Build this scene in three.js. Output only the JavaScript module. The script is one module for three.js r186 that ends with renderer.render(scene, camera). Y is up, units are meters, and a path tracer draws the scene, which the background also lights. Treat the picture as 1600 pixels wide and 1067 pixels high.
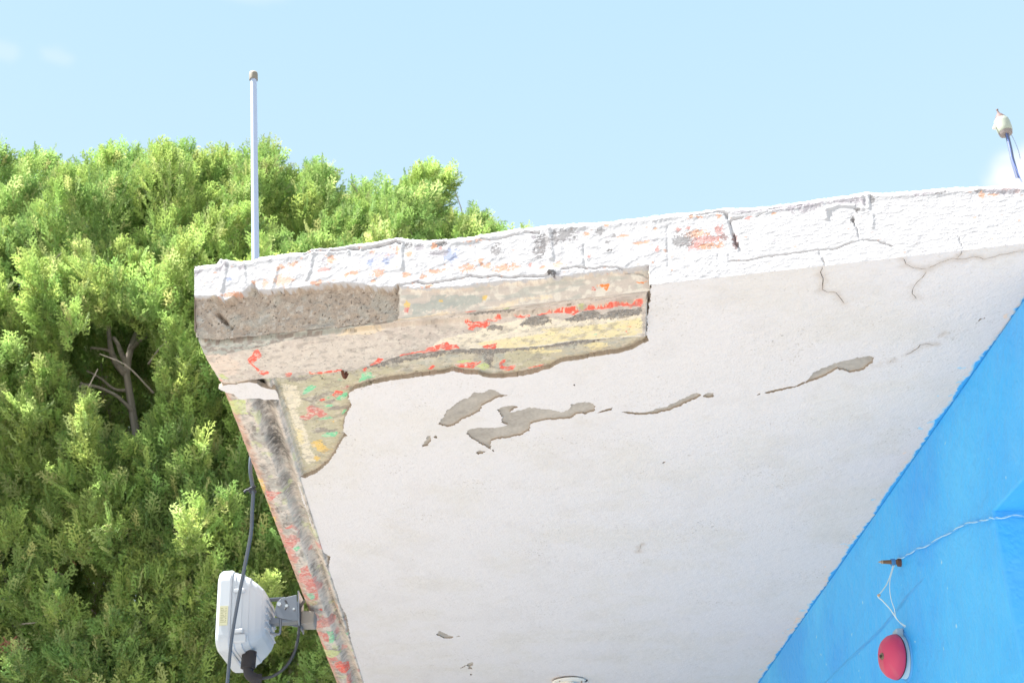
import * as THREE from 'three';
import { mergeGeometries } from 'three/addons/utils/BufferGeometryUtils.js';
import { RoundedBoxGeometry } from 'three/addons/geometries/RoundedBoxGeometry.js';

// ---------- camera, sky, sun, exposure ----------
const scene = new THREE.Scene();
const camera = new THREE.PerspectiveCamera(29.872, 1024 / 682, 0.05, 900);
camera.position.set(0, 1.6, 0);
camera.rotation.set(THREE.MathUtils.degToRad(28.6345), 0, 0, 'YXZ');
camera.focus = 3.3; camera.userData.fStop = 9;
const EXPOSURE = 4.2;
const renderer = new THREE.WebGLRenderer({ antialias: true });
renderer.toneMapping = THREE.LinearToneMapping;
renderer.toneMappingExposure = EXPOSURE;
renderer.shadowMap.enabled = true;
const SUN = new THREE.Vector3(-0.5, 0.83, 0.04).normalize();
const sun = new THREE.DirectionalLight(new THREE.Color(1, 0.965, 0.9), 4.8);
sun.position.copy(SUN).multiplyScalar(40); sun.target.position.set(0, 3, -4); sun.castShadow = true;
sun.position.add(sun.target.position);
Object.assign(sun.shadow.camera, { left: -12, right: 12, top: 12, bottom: -12, near: 1, far: 90 });
sun.shadow.mapSize.set(4096, 4096);
scene.add(sun, sun.target);

// ---------- noise ----------
const fract = (x) => x - Math.floor(x);
function hash(ix, iy, k = 0) { let h = Math.imul(ix | 0, 374761393) ^ Math.imul(iy | 0, 668265263) ^ Math.imul(k + 11, 1274126177); h = Math.imul(h ^ (h >>> 13), 1103515245); h ^= h >>> 16; return (h >>> 0) / 4294967296; }
function vn(x, y, k = 0) { const ix = Math.floor(x), iy = Math.floor(y); let a = x - ix, b = y - iy; a = a * a * (3 - 2 * a); b = b * b * (3 - 2 * b);
  const p = hash(ix, iy, k), q = hash(ix + 1, iy, k), r = hash(ix, iy + 1, k), t = hash(ix + 1, iy + 1, k); return (p + (q - p) * a + (r - p) * b + (p - q - r + t) * a * b) * 2 - 1; }
function fbm(x, y, o = 4, k = 0) { let s = 0, a = 0.5, n = 0; for (let i = 0; i < o; i++) { s += a * vn(x, y, k + i); n += a; a *= 0.5; const t = x * 1.6 + y * 1.2; y = y * 1.6 - x * 1.2; x = t; } return s / n; }
const clamp = (x, a = 0, b = 1) => (x < a ? a : x > b ? b : x), mix = (a, b, t) => a + (b - a) * t;
const smooth = (a, b, x) => { const t = clamp((x - a) / (b - a)); return t * t * (3 - 2 * t); };
function rng(seed) { let s = seed >>> 0; return () => { s = (s + 0x6d2b79f5) >>> 0; let t = Math.imul(s ^ (s >>> 15), 1 | s); t = (t + Math.imul(t ^ (t >>> 7), 61 | t)) ^ t; return ((t ^ (t >>> 14)) >>> 0) / 4294967296; }; }
const lin = (c) => (c <= 0.04045 ? c / 12.92 : ((c + 0.055) / 1.055) ** 2.4), rgb = (r, g, b) => [lin(r / 255), lin(g / 255), lin(b / 255)];
const toSRGB = (c) => Math.round(255 * clamp(c <= 0.0031308 ? c * 12.92 : 1.055 * c ** (1 / 2.4) - 0.055));

// ---------- sky ----------
{
  const W = 1536, H = 768, px = new Float32Array(W * H * 4), d = new THREE.Vector3();
  const puffs = [[0.505, 0.577, 0.08, 0.03], [0.6, 0.575, 0.08, 0.04], [0.5, 0.52, 0.11, 0.04], [-0.475, 0.665, 0.014, 0.008], [-0.434, 0.672, 0.018, 0.006], [-0.27, 0.75, 0.05, 0.01]];
  for (let j = 0; j < H; j++) for (let i = 0; i < W; i++) {
    const az = ((i + 0.5) / W - 0.5) * 2 * Math.PI, el = ((j + 0.5) / H - 0.5) * Math.PI;
    d.set(Math.cos(el) * Math.cos(az), Math.sin(el), Math.cos(el) * Math.sin(az));
    const t = clamp(d.y), g = d.y < 0 ? 1 : 1;
    let r = mix(0.196, 0.122, smooth(0, 0.95, t)), gr = mix(0.242, 0.187, smooth(0, 0.95, t)), b = mix(0.265, 0.25, smooth(0, 0.95, t));
    const near = Math.max(0, d.dot(SUN)); const glow = 0.06 * near ** 12; r += glow; gr += glow; b += glow;
    if (d.y < 0) { r = 0.11; gr = 0.105; b = 0.095; }
    const a = Math.atan2(d.x, -d.z); let c = 0;
    for (const [pa, pe, ra, re] of puffs) { const q = 1 - ((a - pa) / ra) ** 2 - ((el - pe) / re) ** 2; if (q > -1.5) c = Math.max(c, smooth(-0.15, 0.55, q + 0.8 * fbm(a * 22, el * 34, 5, 5)) * (ra < 0.06 ? 0.16 : 1)); }
    const far = Math.abs(a) <= 0.75 || el <= 0.05 || el > 1.2 ? 0 : fbm(Math.cos(a) * 3 + 9, Math.sin(a) * 3 + el * 7, 5, 9);
    if (Math.abs(a) > 0.75 && el > 0.05) c = Math.max(c, smooth(0.18, 0.45, far) * 0.9 * smooth(1.2, 0.7, el));
    const o = (j * W + i) * 4; px[o] = mix(r, 0.27, c); px[o + 1] = mix(gr, 0.27, c); px[o + 2] = mix(b, 0.275, c); px[o + 3] = 1;
  }
  const sky = new THREE.DataTexture(px, W, H, THREE.RGBAFormat, THREE.FloatType);
  sky.mapping = THREE.EquirectangularReflectionMapping; sky.magFilter = THREE.LinearFilter; sky.minFilter = THREE.LinearFilter; sky.needsUpdate = true;
  scene.background = sky; scene.environment = sky;
}

// ---------- builders ----------
const taken = {};
function numbered(name) { const n = (taken[name] = (taken[name] ?? -1) + 1); return n ? `${name}_${String(n).padStart(3, '0')}` : name; }
function thing(name, label, category, position = [0, 0, 0], group) { const o = new THREE.Group(); o.name = numbered(name); o.position.set(...position); o.userData = { label, category }; if (group) o.userData.group = group; scene.add(o); return o; }
function part(name, geometry, material, parent, label) { const m = new THREE.Mesh(geometry, material); m.name = name; m.castShadow = m.receiveShadow = true; if (label) m.userData.label = label; parent.add(m); return m; }
const mat = (c, roughness = 0.85, more = {}) => new THREE.MeshStandardMaterial({ color: Array.isArray(c) ? new THREE.Color().setRGB(...c) : c, roughness, ...more });
function texture(W, H, f, srgb = true) { const px = new Uint8Array(W * H * 4), c = [0, 0, 0];
  for (let j = 0; j < H; j++) for (let i = 0; i < W; i++) { f((i + 0.5) / W, (j + 0.5) / H, c); const o = (j * W + i) * 4; for (let k = 0; k < 3; k++) px[o + k] = srgb ? toSRGB(c[k]) : Math.round(255 * clamp(c[k])); px[o + 3] = 255; }
  const t = new THREE.DataTexture(px, W, H); t.magFilter = THREE.LinearFilter; t.minFilter = THREE.LinearMipmapLinearFilter; t.generateMipmaps = true; t.wrapS = t.wrapT = THREE.MirroredRepeatWrapping; if (srgb) t.colorSpace = THREE.SRGBColorSpace; t.needsUpdate = true; return t; }
const V = (x, y, z) => new THREE.Vector3(x, y, z);
function tube(points, r, seg = 60, sides = 10) { return new THREE.TubeGeometry(new THREE.CatmullRomCurve3(points.map((p) => V(...p))), seg, r, sides, false); }
function pairs(a) { const o = []; for (let i = 0; i < a.length; i += 2) o.push([a[i], a[i + 1]]); return o; }
function bounds(p, m = 0) { let a = 1e9, b = 1e9, c = -1e9, d = -1e9; for (const [x, y] of p) { a = Math.min(a, x); b = Math.min(b, y); c = Math.max(c, x); d = Math.max(d, y); } return [a - m, b - m, c + m, d + m]; }
function segDist(p, x, y, closed) { let best = 1e9; const n = p.length; for (let i = closed ? 0 : 1, j = closed ? n - 1 : 0; i < n; j = i++) { const ax = p[j][0], ay = p[j][1], bx = p[i][0] - ax, by = p[i][1] - ay; const t = clamp(((x - ax) * bx + (y - ay) * by) / (bx * bx + by * by + 1e-12)); const dx = x - ax - bx * t, dy = y - ay - by * t; const q = dx * dx + dy * dy; if (q < best) best = q; } return Math.sqrt(best); }
function inside(p, x, y) { let r = false; for (let i = 0, j = p.length - 1; i < p.length; j = i++) if ((p[i][1] > y) !== (p[j][1] > y) && x < ((p[j][0] - p[i][0]) * (y - p[i][1])) / (p[j][1] - p[i][1]) + p[i][0]) r = !r; return r; }
function poly(a) { const p = pairs(a); return { p, b: bounds(p, 0.012) }; }
function signed(o, x, y) { const b = o.b; if (x < b[0] || x > b[2] || y < b[1] || y > b[3]) return -1; const d = segDist(o.p, x, y, true); return inside(o.p, x, y) ? d : -d; }   // > 0 inside
function along(p, x) { if (x <= p[0][0]) return p[0][1]; for (let i = 1; i < p.length; i++) if (x <= p[i][0]) { const t = (x - p[i - 1][0]) / (p[i][0] - p[i - 1][0] + 1e-9); return mix(p[i - 1][1], p[i][1], t); } return p[p.length - 1][1]; }

// ---------- survey of the canopy, in metres (u along the front edge, s down the fascia (negative) and back under the soffit) ----------
const TOP_EDGE = [-0.0237,0.1855,-0.0048,0.1883,0.0431,0.1889,0.0509,0.2036,0.0613,0.1970,0.0909,0.1877,0.1224,0.1887,0.1377,0.1936,0.1770,0.1935,0.2161,0.1934,0.2475,0.1909,0.2625,0.1975,0.3013,0.1957,0.3400,0.1938,0.3705,0.1965,0.4011,0.1957,0.4389,0.1991,0.4692,0.2001,0.4921,0.1934,0.5299,0.1864,0.5897,0.1797,0.6489,0.1800,0.7075,0.1836,0.7367,0.1846,0.8092,0.1844,0.8809,0.1809,0.9518,0.1741,1.0222,0.1757,1.0780,0.1759,1.1607,0.1721,1.2019,0.1744,1.2423,0.1684,1.2960,0.1638,1.3766,0.1667,1.4563,0.1679,1.5026,0.1707,1.5278,0.1637,1.5857,0.1598,1.6623,0.1563,1.7251,0.1515,1.8110,0.1400];   // fascia top edge: u, height
const CONCRETE = [-0.0246,-0.1057,0.0112,-0.0978,0.0378,-0.0995,0.0549,-0.0872,0.0664,-0.0823,0.0855,-0.0935,0.1053,-0.0978,0.1225,-0.1126,0.1296,-0.1185,0.1426,-0.0981,0.1709,-0.0945,0.2016,-0.0956,0.2173,-0.0919,0.2479,-0.0931,0.2783,-0.0942,0.3087,-0.0954,0.3467,-0.0921,0.3849,-0.0838,0.4304,-0.0713,0.4634,-0.0654,0.4778,-0.0735,0.4783,-0.0306,0.4710,0.0160,0.4100,0.0201,0.3429,0.0202,0.2671,0.0244,0.1907,0.0258,0.1210,0.0289,0.0579,0.0335,0.0057,0.0223,-0.0152,0.0179];
const GREY_LEDGE = [0.0034,0.0188,0.1216,0.0260,0.2671,0.0244,0.3876,0.0211,0.4647,0.0203,0.4628,0.0429,0.3838,0.0553,0.2928,0.0566,0.2002,0.0608,0.1350,0.0775,0.0869,0.0827,0.0198,0.0998,-0.0125,0.1152,-0.0189,0.0601];
const OLD_RENDER = [0.4751,-0.0672,0.5125,-0.0558,0.5346,-0.0530,0.5784,-0.0506,0.6220,-0.0466,0.6652,-0.0476,0.7225,-0.0483,0.7934,-0.0440,0.8496,-0.0431,0.8776,-0.0442,0.9055,-0.0454,0.9608,-0.0429,0.9815,-0.0434,1.0337,-0.0445,1.0358,-0.0076,1.0349,0.0669,1.0541,0.2585,0.4609,0.2100,0.4705,0.0216];
const STEP_1 = [-0.0047,0.0201,0.1204,0.0317,0.2632,0.0503,0.3838,0.0553,0.4737,0.0540,0.6206,0.0651,0.7079,0.0638,0.7941,0.0624,0.8795,0.0667,1.0264,0.0651,1.1022,0.0651];
const STEP_2 = [-0.0577,0.2461,0.0144,0.2373,0.1696,0.2432,0.2350,0.2403,0.3385,0.2491,0.4128,0.2223,0.4698,0.1959,0.5702,0.1922,0.6084,0.1910,0.7065,0.2120,0.8119,0.2221,0.8859,0.2104,1.0337,0.2269,1.1207,0.2275];
const FASCIA_CRACKS = [[[0.4780,-0.0701,0.5045,-0.0717,0.5192,-0.0731,0.5415,-0.0652,0.5780,-0.0671,0.6143,-0.0690,0.6432,-0.0734,0.6693,-0.0651,0.7009,-0.0658,0.7267,-0.0559,0.7581,-0.0567,0.8076,-0.0502,0.8245,-0.0545],0.0022,0.0090],
 [[0.8472,-0.0628,0.8781,-0.0652,0.8989,-0.0592,0.9197,-0.0548,0.9337,-0.0578,0.9681,-0.0516,0.9842,-0.0430,0.9952,-0.0432,1.0155,-0.0373,1.0301,-0.0290],0.0018,0.0080],
 [[1.2044,-0.0360,1.2373,-0.0315,1.2839,-0.0363,1.3365,-0.0370,1.3887,-0.0377,1.4273,-0.0356,1.4411,-0.0431,1.4743,-0.0511,1.5054,-0.0436,1.5350,-0.0270],0.0015,0.0050],
 [[1.3887,-0.0377,1.3941,-0.0166,1.3976,-0.0022],0.0013,0.0040],
 [[1.4653,-0.1032,1.4713,-0.0784,1.4732,-0.0528],0.0013,0.0040],
 [[1.6658,-0.0352,1.6678,-0.0164,1.6719,-0.0035],0.0012,0.0030],
 [[1.1848,-0.1653,1.2023,-0.1611,1.2128,-0.1397,1.2183,-0.1079,1.2215,-0.0815,1.2303,-0.0595],0.0035,0.0100],
 [[1.2127,-0.1381,1.2398,-0.1391],0.0030,0.0080],
 [[1.1297,-0.1617,1.1598,-0.1606,1.1874,-0.1632],0.0020,0.0050],
 [[1.2708,-0.1395,1.2944,-0.1476],0.0013,0.0030],
 [[0.2479,-0.1856,0.2679,-0.1881],0.0040,0.0120],
 [[0.2754,-0.1905,0.3034,-0.1884],0.0042,0.0140],
 [[0.3129,-0.1854,0.3484,-0.1822],0.0040,0.0120],
 [[0.3559,-0.1847,0.3791,-0.1797],0.0040,0.0120],
 [[0.3900,-0.1765,0.4096,-0.1790,0.4398,-0.1817,0.4667,-0.1883,0.4775,-0.1817],0.0042,0.0140],
 [[0.1228,-0.1851,0.1304,-0.1876],0.0040,0.0090],
 [[0.0426,-0.1924,0.0532,-0.1981],0.0030,0.0080],
 [[0.7542,-0.1804,0.7658,-0.1821],0.0030,0.0060],
 [[0.7657,-0.1703,0.7974,-0.1624],0.0026,0.0070],
 [[0.6667,-0.1673,0.6902,-0.1589,0.7512,-0.1672],0.0018,0.0040],
 [[1.2977,-0.1537,1.3752,-0.1537],0.0015,0.0020],
 [[0.0389,-0.0638,0.0605,-0.0393,0.0745,-0.0259],0.0050,0.0220],
 [[0.0071,0.0166,0.0586,0.0306,0.1221,0.0231,0.1912,0.0230,0.2675,0.0216,0.3429,0.0202,0.3807,0.0167,0.4100,0.0201,0.4652,0.0148],0.0075,0.0300],
 [[0.5343,0.0334,0.5554,0.0240,0.5761,0.0185,0.5959,0.0307,0.6160,0.0389,0.6649,0.0375],0.0020,0.0040],
 [[0.5322,0.0662,0.5653,0.0684,0.6190,0.0677],0.0015,0.0030],
 [[0.7476,0.0434,0.7675,0.0359,0.7893,0.0270,0.8217,0.0301,0.7935,0.0304,0.8173,0.0297,0.8447,0.0222,0.8764,0.0270,0.9033,0.0176,0.9385,0.0195,0.9493,0.0079,0.9811,0.0200,1.0317,0.0263],0.0018,0.0040],
 [[0.2362,0.2325,0.2522,0.2476,0.2635,0.2643,0.2625,0.2880,0.2672,0.3035],0.0025,0.0060],
 [[0.2303,0.3967,0.2332,0.4160],0.0025,0.0040],
 [[0.2139,0.5211,0.2164,0.5349],0.0025,0.0040],
 [[0.2222,0.2042,0.2397,0.2383,0.2643,0.2624],0.0018,0.0040],
 [[0.1501,0.3796,0.1488,0.4485],0.0035,0.0060],
 [[0.1518,0.4750,0.1484,0.6090,0.1374,0.8437],0.0018,0.0030],
 [[0.0979,0.1892,0.1032,0.2091],0.0015,0.0020],
 [[0.3905,0.0938,0.4008,0.1174],0.0018,0.0030],
 [[0.4184,0.1690,0.4178,0.1867],0.0020,0.0030],
 [[-0.0580,2.2275,-0.0355,2.1810,-0.0113,2.1674,0.0101,2.2053,0.0361,2.2109,0.0445,2.2494,0.0535,2.2146,0.0616,2.2383,0.0551,2.3267,0.0606,2.3738,0.0842,2.4068],0.0080,0.0220],
 [[0.0776,1.5923,0.0760,1.6617,0.0695,1.7688,0.0684,1.8690,0.0672,1.9734,0.0601,2.0946,0.0630,2.2094],0.0070,0.0140],
 [[0.0178,1.0583,0.0233,1.0861,0.0319,1.0968],0.0025,0.0050],
 [[0.0407,1.1167,0.0345,1.1609],0.0020,0.0040],
 [[0.0686,1.0604,0.0858,1.1263,0.0966,1.1467],0.0040,0.0080],
 [[-0.0546,2.5081,-0.0338,2.5289],0.0030,0.0050],
 [[0.0494,2.4657,0.0489,2.5465],0.0040,0.0060],
 [[0.0714,1.5163,0.0793,1.6499,0.0646,1.7862],0.0040,0.0090]];   // path, width, depth
const JOINTS = [[[0.8964,-0.1185,0.8980,-0.0740,0.8981,-0.0287],0.0032,0.0022],
 [[1.0800,-0.1390,1.0781,-0.0820,1.0770,-0.0403],0.0030,0.0020],
 [[0.6538,-0.1470,0.6557,-0.1149],0.0015,0.0010],
 [[1.1818,-0.0549,1.1818,-0.0374],0.0020,0.0015],
 [[1.2044,-0.0519,1.2043,-0.0344],0.0020,0.0015]];
const DRIPS = [[[0.0527,-0.2016,0.0542,-0.1612,0.0513,-0.1183,0.0486,-0.0880],0.0067,0.0040],
 [[0.0993,-0.1831,0.1083,-0.1281],0.0053,0.0030],
 [[0.1836,-0.1561,0.1756,-0.0939],0.0060,0.0030],
 [[0.2680,-0.1863,0.2654,-0.1418,0.2583,-0.1154],0.0053,0.0030],
 [[0.3077,-0.1930,0.3057,-0.1777],0.0045,0.0030],
 [[0.3494,-0.1908,0.3568,-0.1707],0.0045,0.0030],
 [[0.4800,-0.1934,0.4805,-0.1470,0.4834,-0.1162],0.0060,0.0040],
 [[0.8178,-0.1781,0.8215,-0.1339,0.8238,-0.0971],0.0067,0.0040],
 [[1.4043,-0.1527,1.4134,-0.1399,1.4132,-0.1156],0.0060,0.0040],
 [[1.4156,-0.1363,1.4402,-0.1441,1.4720,-0.1361],0.0045,0.0030],
 [[1.4909,-0.1610,1.4894,-0.1287],0.0053,0.0030],
 [[1.5027,-0.1609,1.5011,-0.1286],0.0045,0.0030],
 [[1.4968,-0.1260,1.5052,-0.1103,1.5023,-0.0788],0.0045,0.0025],
 [[1.0503,-0.1783,1.0508,-0.1615],0.0045,0.0020]];
const FLAKES = [[0.0024,-0.1820,0.0065,0.0036,'o'],[0.2220,-0.1614,0.0125,0.0052,'o'],[0.1946,-0.1547,0.0094,0.0070,'o'],[0.1980,-0.1182,0.0187,0.0138,'p'],[0.0710,-0.0970,0.0159,0.0052,'o'],[0.0928,-0.0977,0.0095,0.0052,'o'],[0.0468,-0.0899,0.0080,0.0052,'o'],[0.1321,-0.1251,0.0063,0.0035,'o'],[0.1594,-0.1164,0.0063,0.0104,'p'],[0.0465,-0.1726,0.0113,0.0159,'l'],[0.0962,-0.1678,0.0064,0.0106,'l'],[0.0677,-0.1403,0.0080,0.0053,'b'],[-0.0142,-0.1737,0.0081,0.0071,'l'],[0.3132,-0.1594,0.0093,0.0104,'o'],[0.2852,-0.1035,0.0138,0.0051,'o'],[0.4118,-0.1667,0.0076,0.0069,'o'],[0.4487,-0.1531,0.0106,0.0034,'o'],[0.4722,-0.1652,0.0060,0.0103,'o'],[0.3692,-0.1178,0.0152,0.0051,'o'],[0.4269,-0.1102,0.0136,0.0102,'o'],[0.4176,-0.0879,0.0075,0.0034,'o'],[0.3558,-0.1145,0.0061,0.0051,'o'],[0.4999,-0.1495,0.0075,0.0068,'o'],[0.4946,-0.0963,0.0089,0.0050,'o'],[0.2979,-0.1581,0.0078,0.0104,'l'],[0.4281,-0.1439,0.0303,0.0205,'v'],[0.4465,-0.1380,0.0060,0.0068,'b'],[0.4088,-0.1380,0.0061,0.0068,'b'],[0.2982,-0.1340,0.0123,0.0052,'r'],[0.4960,-0.1722,0.0090,0.0086,'d'],[0.5232,-0.1650,0.0090,0.0069,'l'],[0.5708,-0.1670,0.0134,0.0103,'k'],[0.5575,-0.1637,0.0060,0.0085,'o'],[0.5982,-0.1344,0.0147,0.0152,'b'],[0.5685,-0.1418,0.0178,0.0068,'l'],[0.5655,-0.0953,0.0206,0.0050,'o'],[0.6371,-0.0941,0.0204,0.0083,'o'],[0.6674,-0.1066,0.0058,0.0100,'o'],[0.6806,-0.0932,0.0087,0.0066,'o'],[0.7224,-0.0827,0.0215,0.0082,'o'],[0.5726,-0.1548,0.0059,0.0051,'r'],[0.7767,-0.0837,0.0043,0.0049,'r'],[0.7092,-0.1461,0.0102,0.0050,'d'],[0.7006,-0.1288,0.0116,0.0117,'d'],[0.7858,-0.1523,0.0057,0.0050,'l'],[0.7999,-0.1269,0.0128,0.0232,'d'],[0.8086,-0.1357,0.0143,0.0199,'d'],[0.8331,-0.1456,0.0071,0.0167,'d'],[0.8589,-0.1521,0.0213,0.0150,'d'],[0.9339,-0.1482,0.0070,0.0083,'d'],[0.9616,-0.1343,0.0056,0.0049,'d'],[0.9518,-0.0977,0.0055,0.0049,'k'],[0.9497,-0.1177,0.0056,0.0033,'d'],[0.9485,-0.1628,0.0056,0.0033,'o'],[1.0231,-0.1075,0.0165,0.0033,'o'],[1.0551,-0.0868,0.0041,0.0064,'r'],[0.9042,-0.1457,0.0070,0.0050,'o'],[0.9852,-0.1309,0.0111,0.0033,'o'],[1.0551,-0.1376,0.0055,0.0033,'o'],[0.8390,-0.0754,0.0098,0.0065,'p'],[0.9082,-0.0889,0.0042,0.0033,'r'],[0.8050,-0.0733,0.0085,0.0049,'o'],[0.8246,-0.0561,0.0084,0.0081,'k'],[1.1388,-0.1142,0.0243,0.0081,'o'],[1.1524,-0.0944,0.0268,0.0096,'r'],[1.1903,-0.1118,0.0080,0.0145,'r'],[1.1365,-0.0804,0.0134,0.0064,'r'],[1.1635,-0.0799,0.0160,0.0064,'o'],[1.1892,-0.0812,0.0080,0.0064,'o'],[1.1016,-0.1310,0.0054,0.0049,'r'],[1.1249,-0.1310,0.0041,0.0033,'r'],[1.1892,-0.1514,0.0054,0.0065,'o'],[1.1499,-0.1554,0.0068,0.0033,'o'],[1.1336,-0.1578,0.0041,0.0049,'o'],[1.1106,-0.1002,0.0203,0.0161,'d'],[1.1973,-0.0979,0.0080,0.0080,'m'],[1.2204,-0.0849,0.0053,0.0159,'m'],[1.2533,-0.1388,0.0106,0.0032,'r'],[1.3365,-0.1529,0.0393,0.0081,'l'],[1.3747,-0.1489,0.0326,0.0113,'l'],[1.4504,-0.1524,0.0322,0.0064,'l'],[1.4749,-0.1487,0.0103,0.0096,'l'],[1.4927,-0.1445,0.0038,0.0080,'l'],[1.5099,-0.1468,0.0051,0.0096,'d'],[1.4773,-0.1257,0.0051,0.0048,'k'],[1.4653,-0.1032,0.0051,0.0094,'k'],[1.3074,-0.1424,0.0066,0.0048,'o'],[1.6173,-0.1469,0.0250,0.0063,'l'],[1.6478,-0.1455,0.0125,0.0047,'d'],[1.7242,-0.1388,0.0098,0.0047,'d'],[1.7463,-0.1354,0.0098,0.0078,'l'],[1.7270,-0.1255,0.0049,0.0062,'o'],[1.7518,-0.1234,0.0098,0.0031,'o'],[1.7771,-0.1323,0.0073,0.0047,'o'],[1.7958,-0.1247,0.0061,0.0047,'o'],[1.7854,-0.1295,0.0267,0.0093,'l'],[1.2548,-0.1567,0.0266,0.0065,'l'],[0.5334,-0.0862,0.0074,0.0050,'o'],[0.5460,-0.0597,0.0117,0.0050,'o']];   // centre, radii, colour
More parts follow.
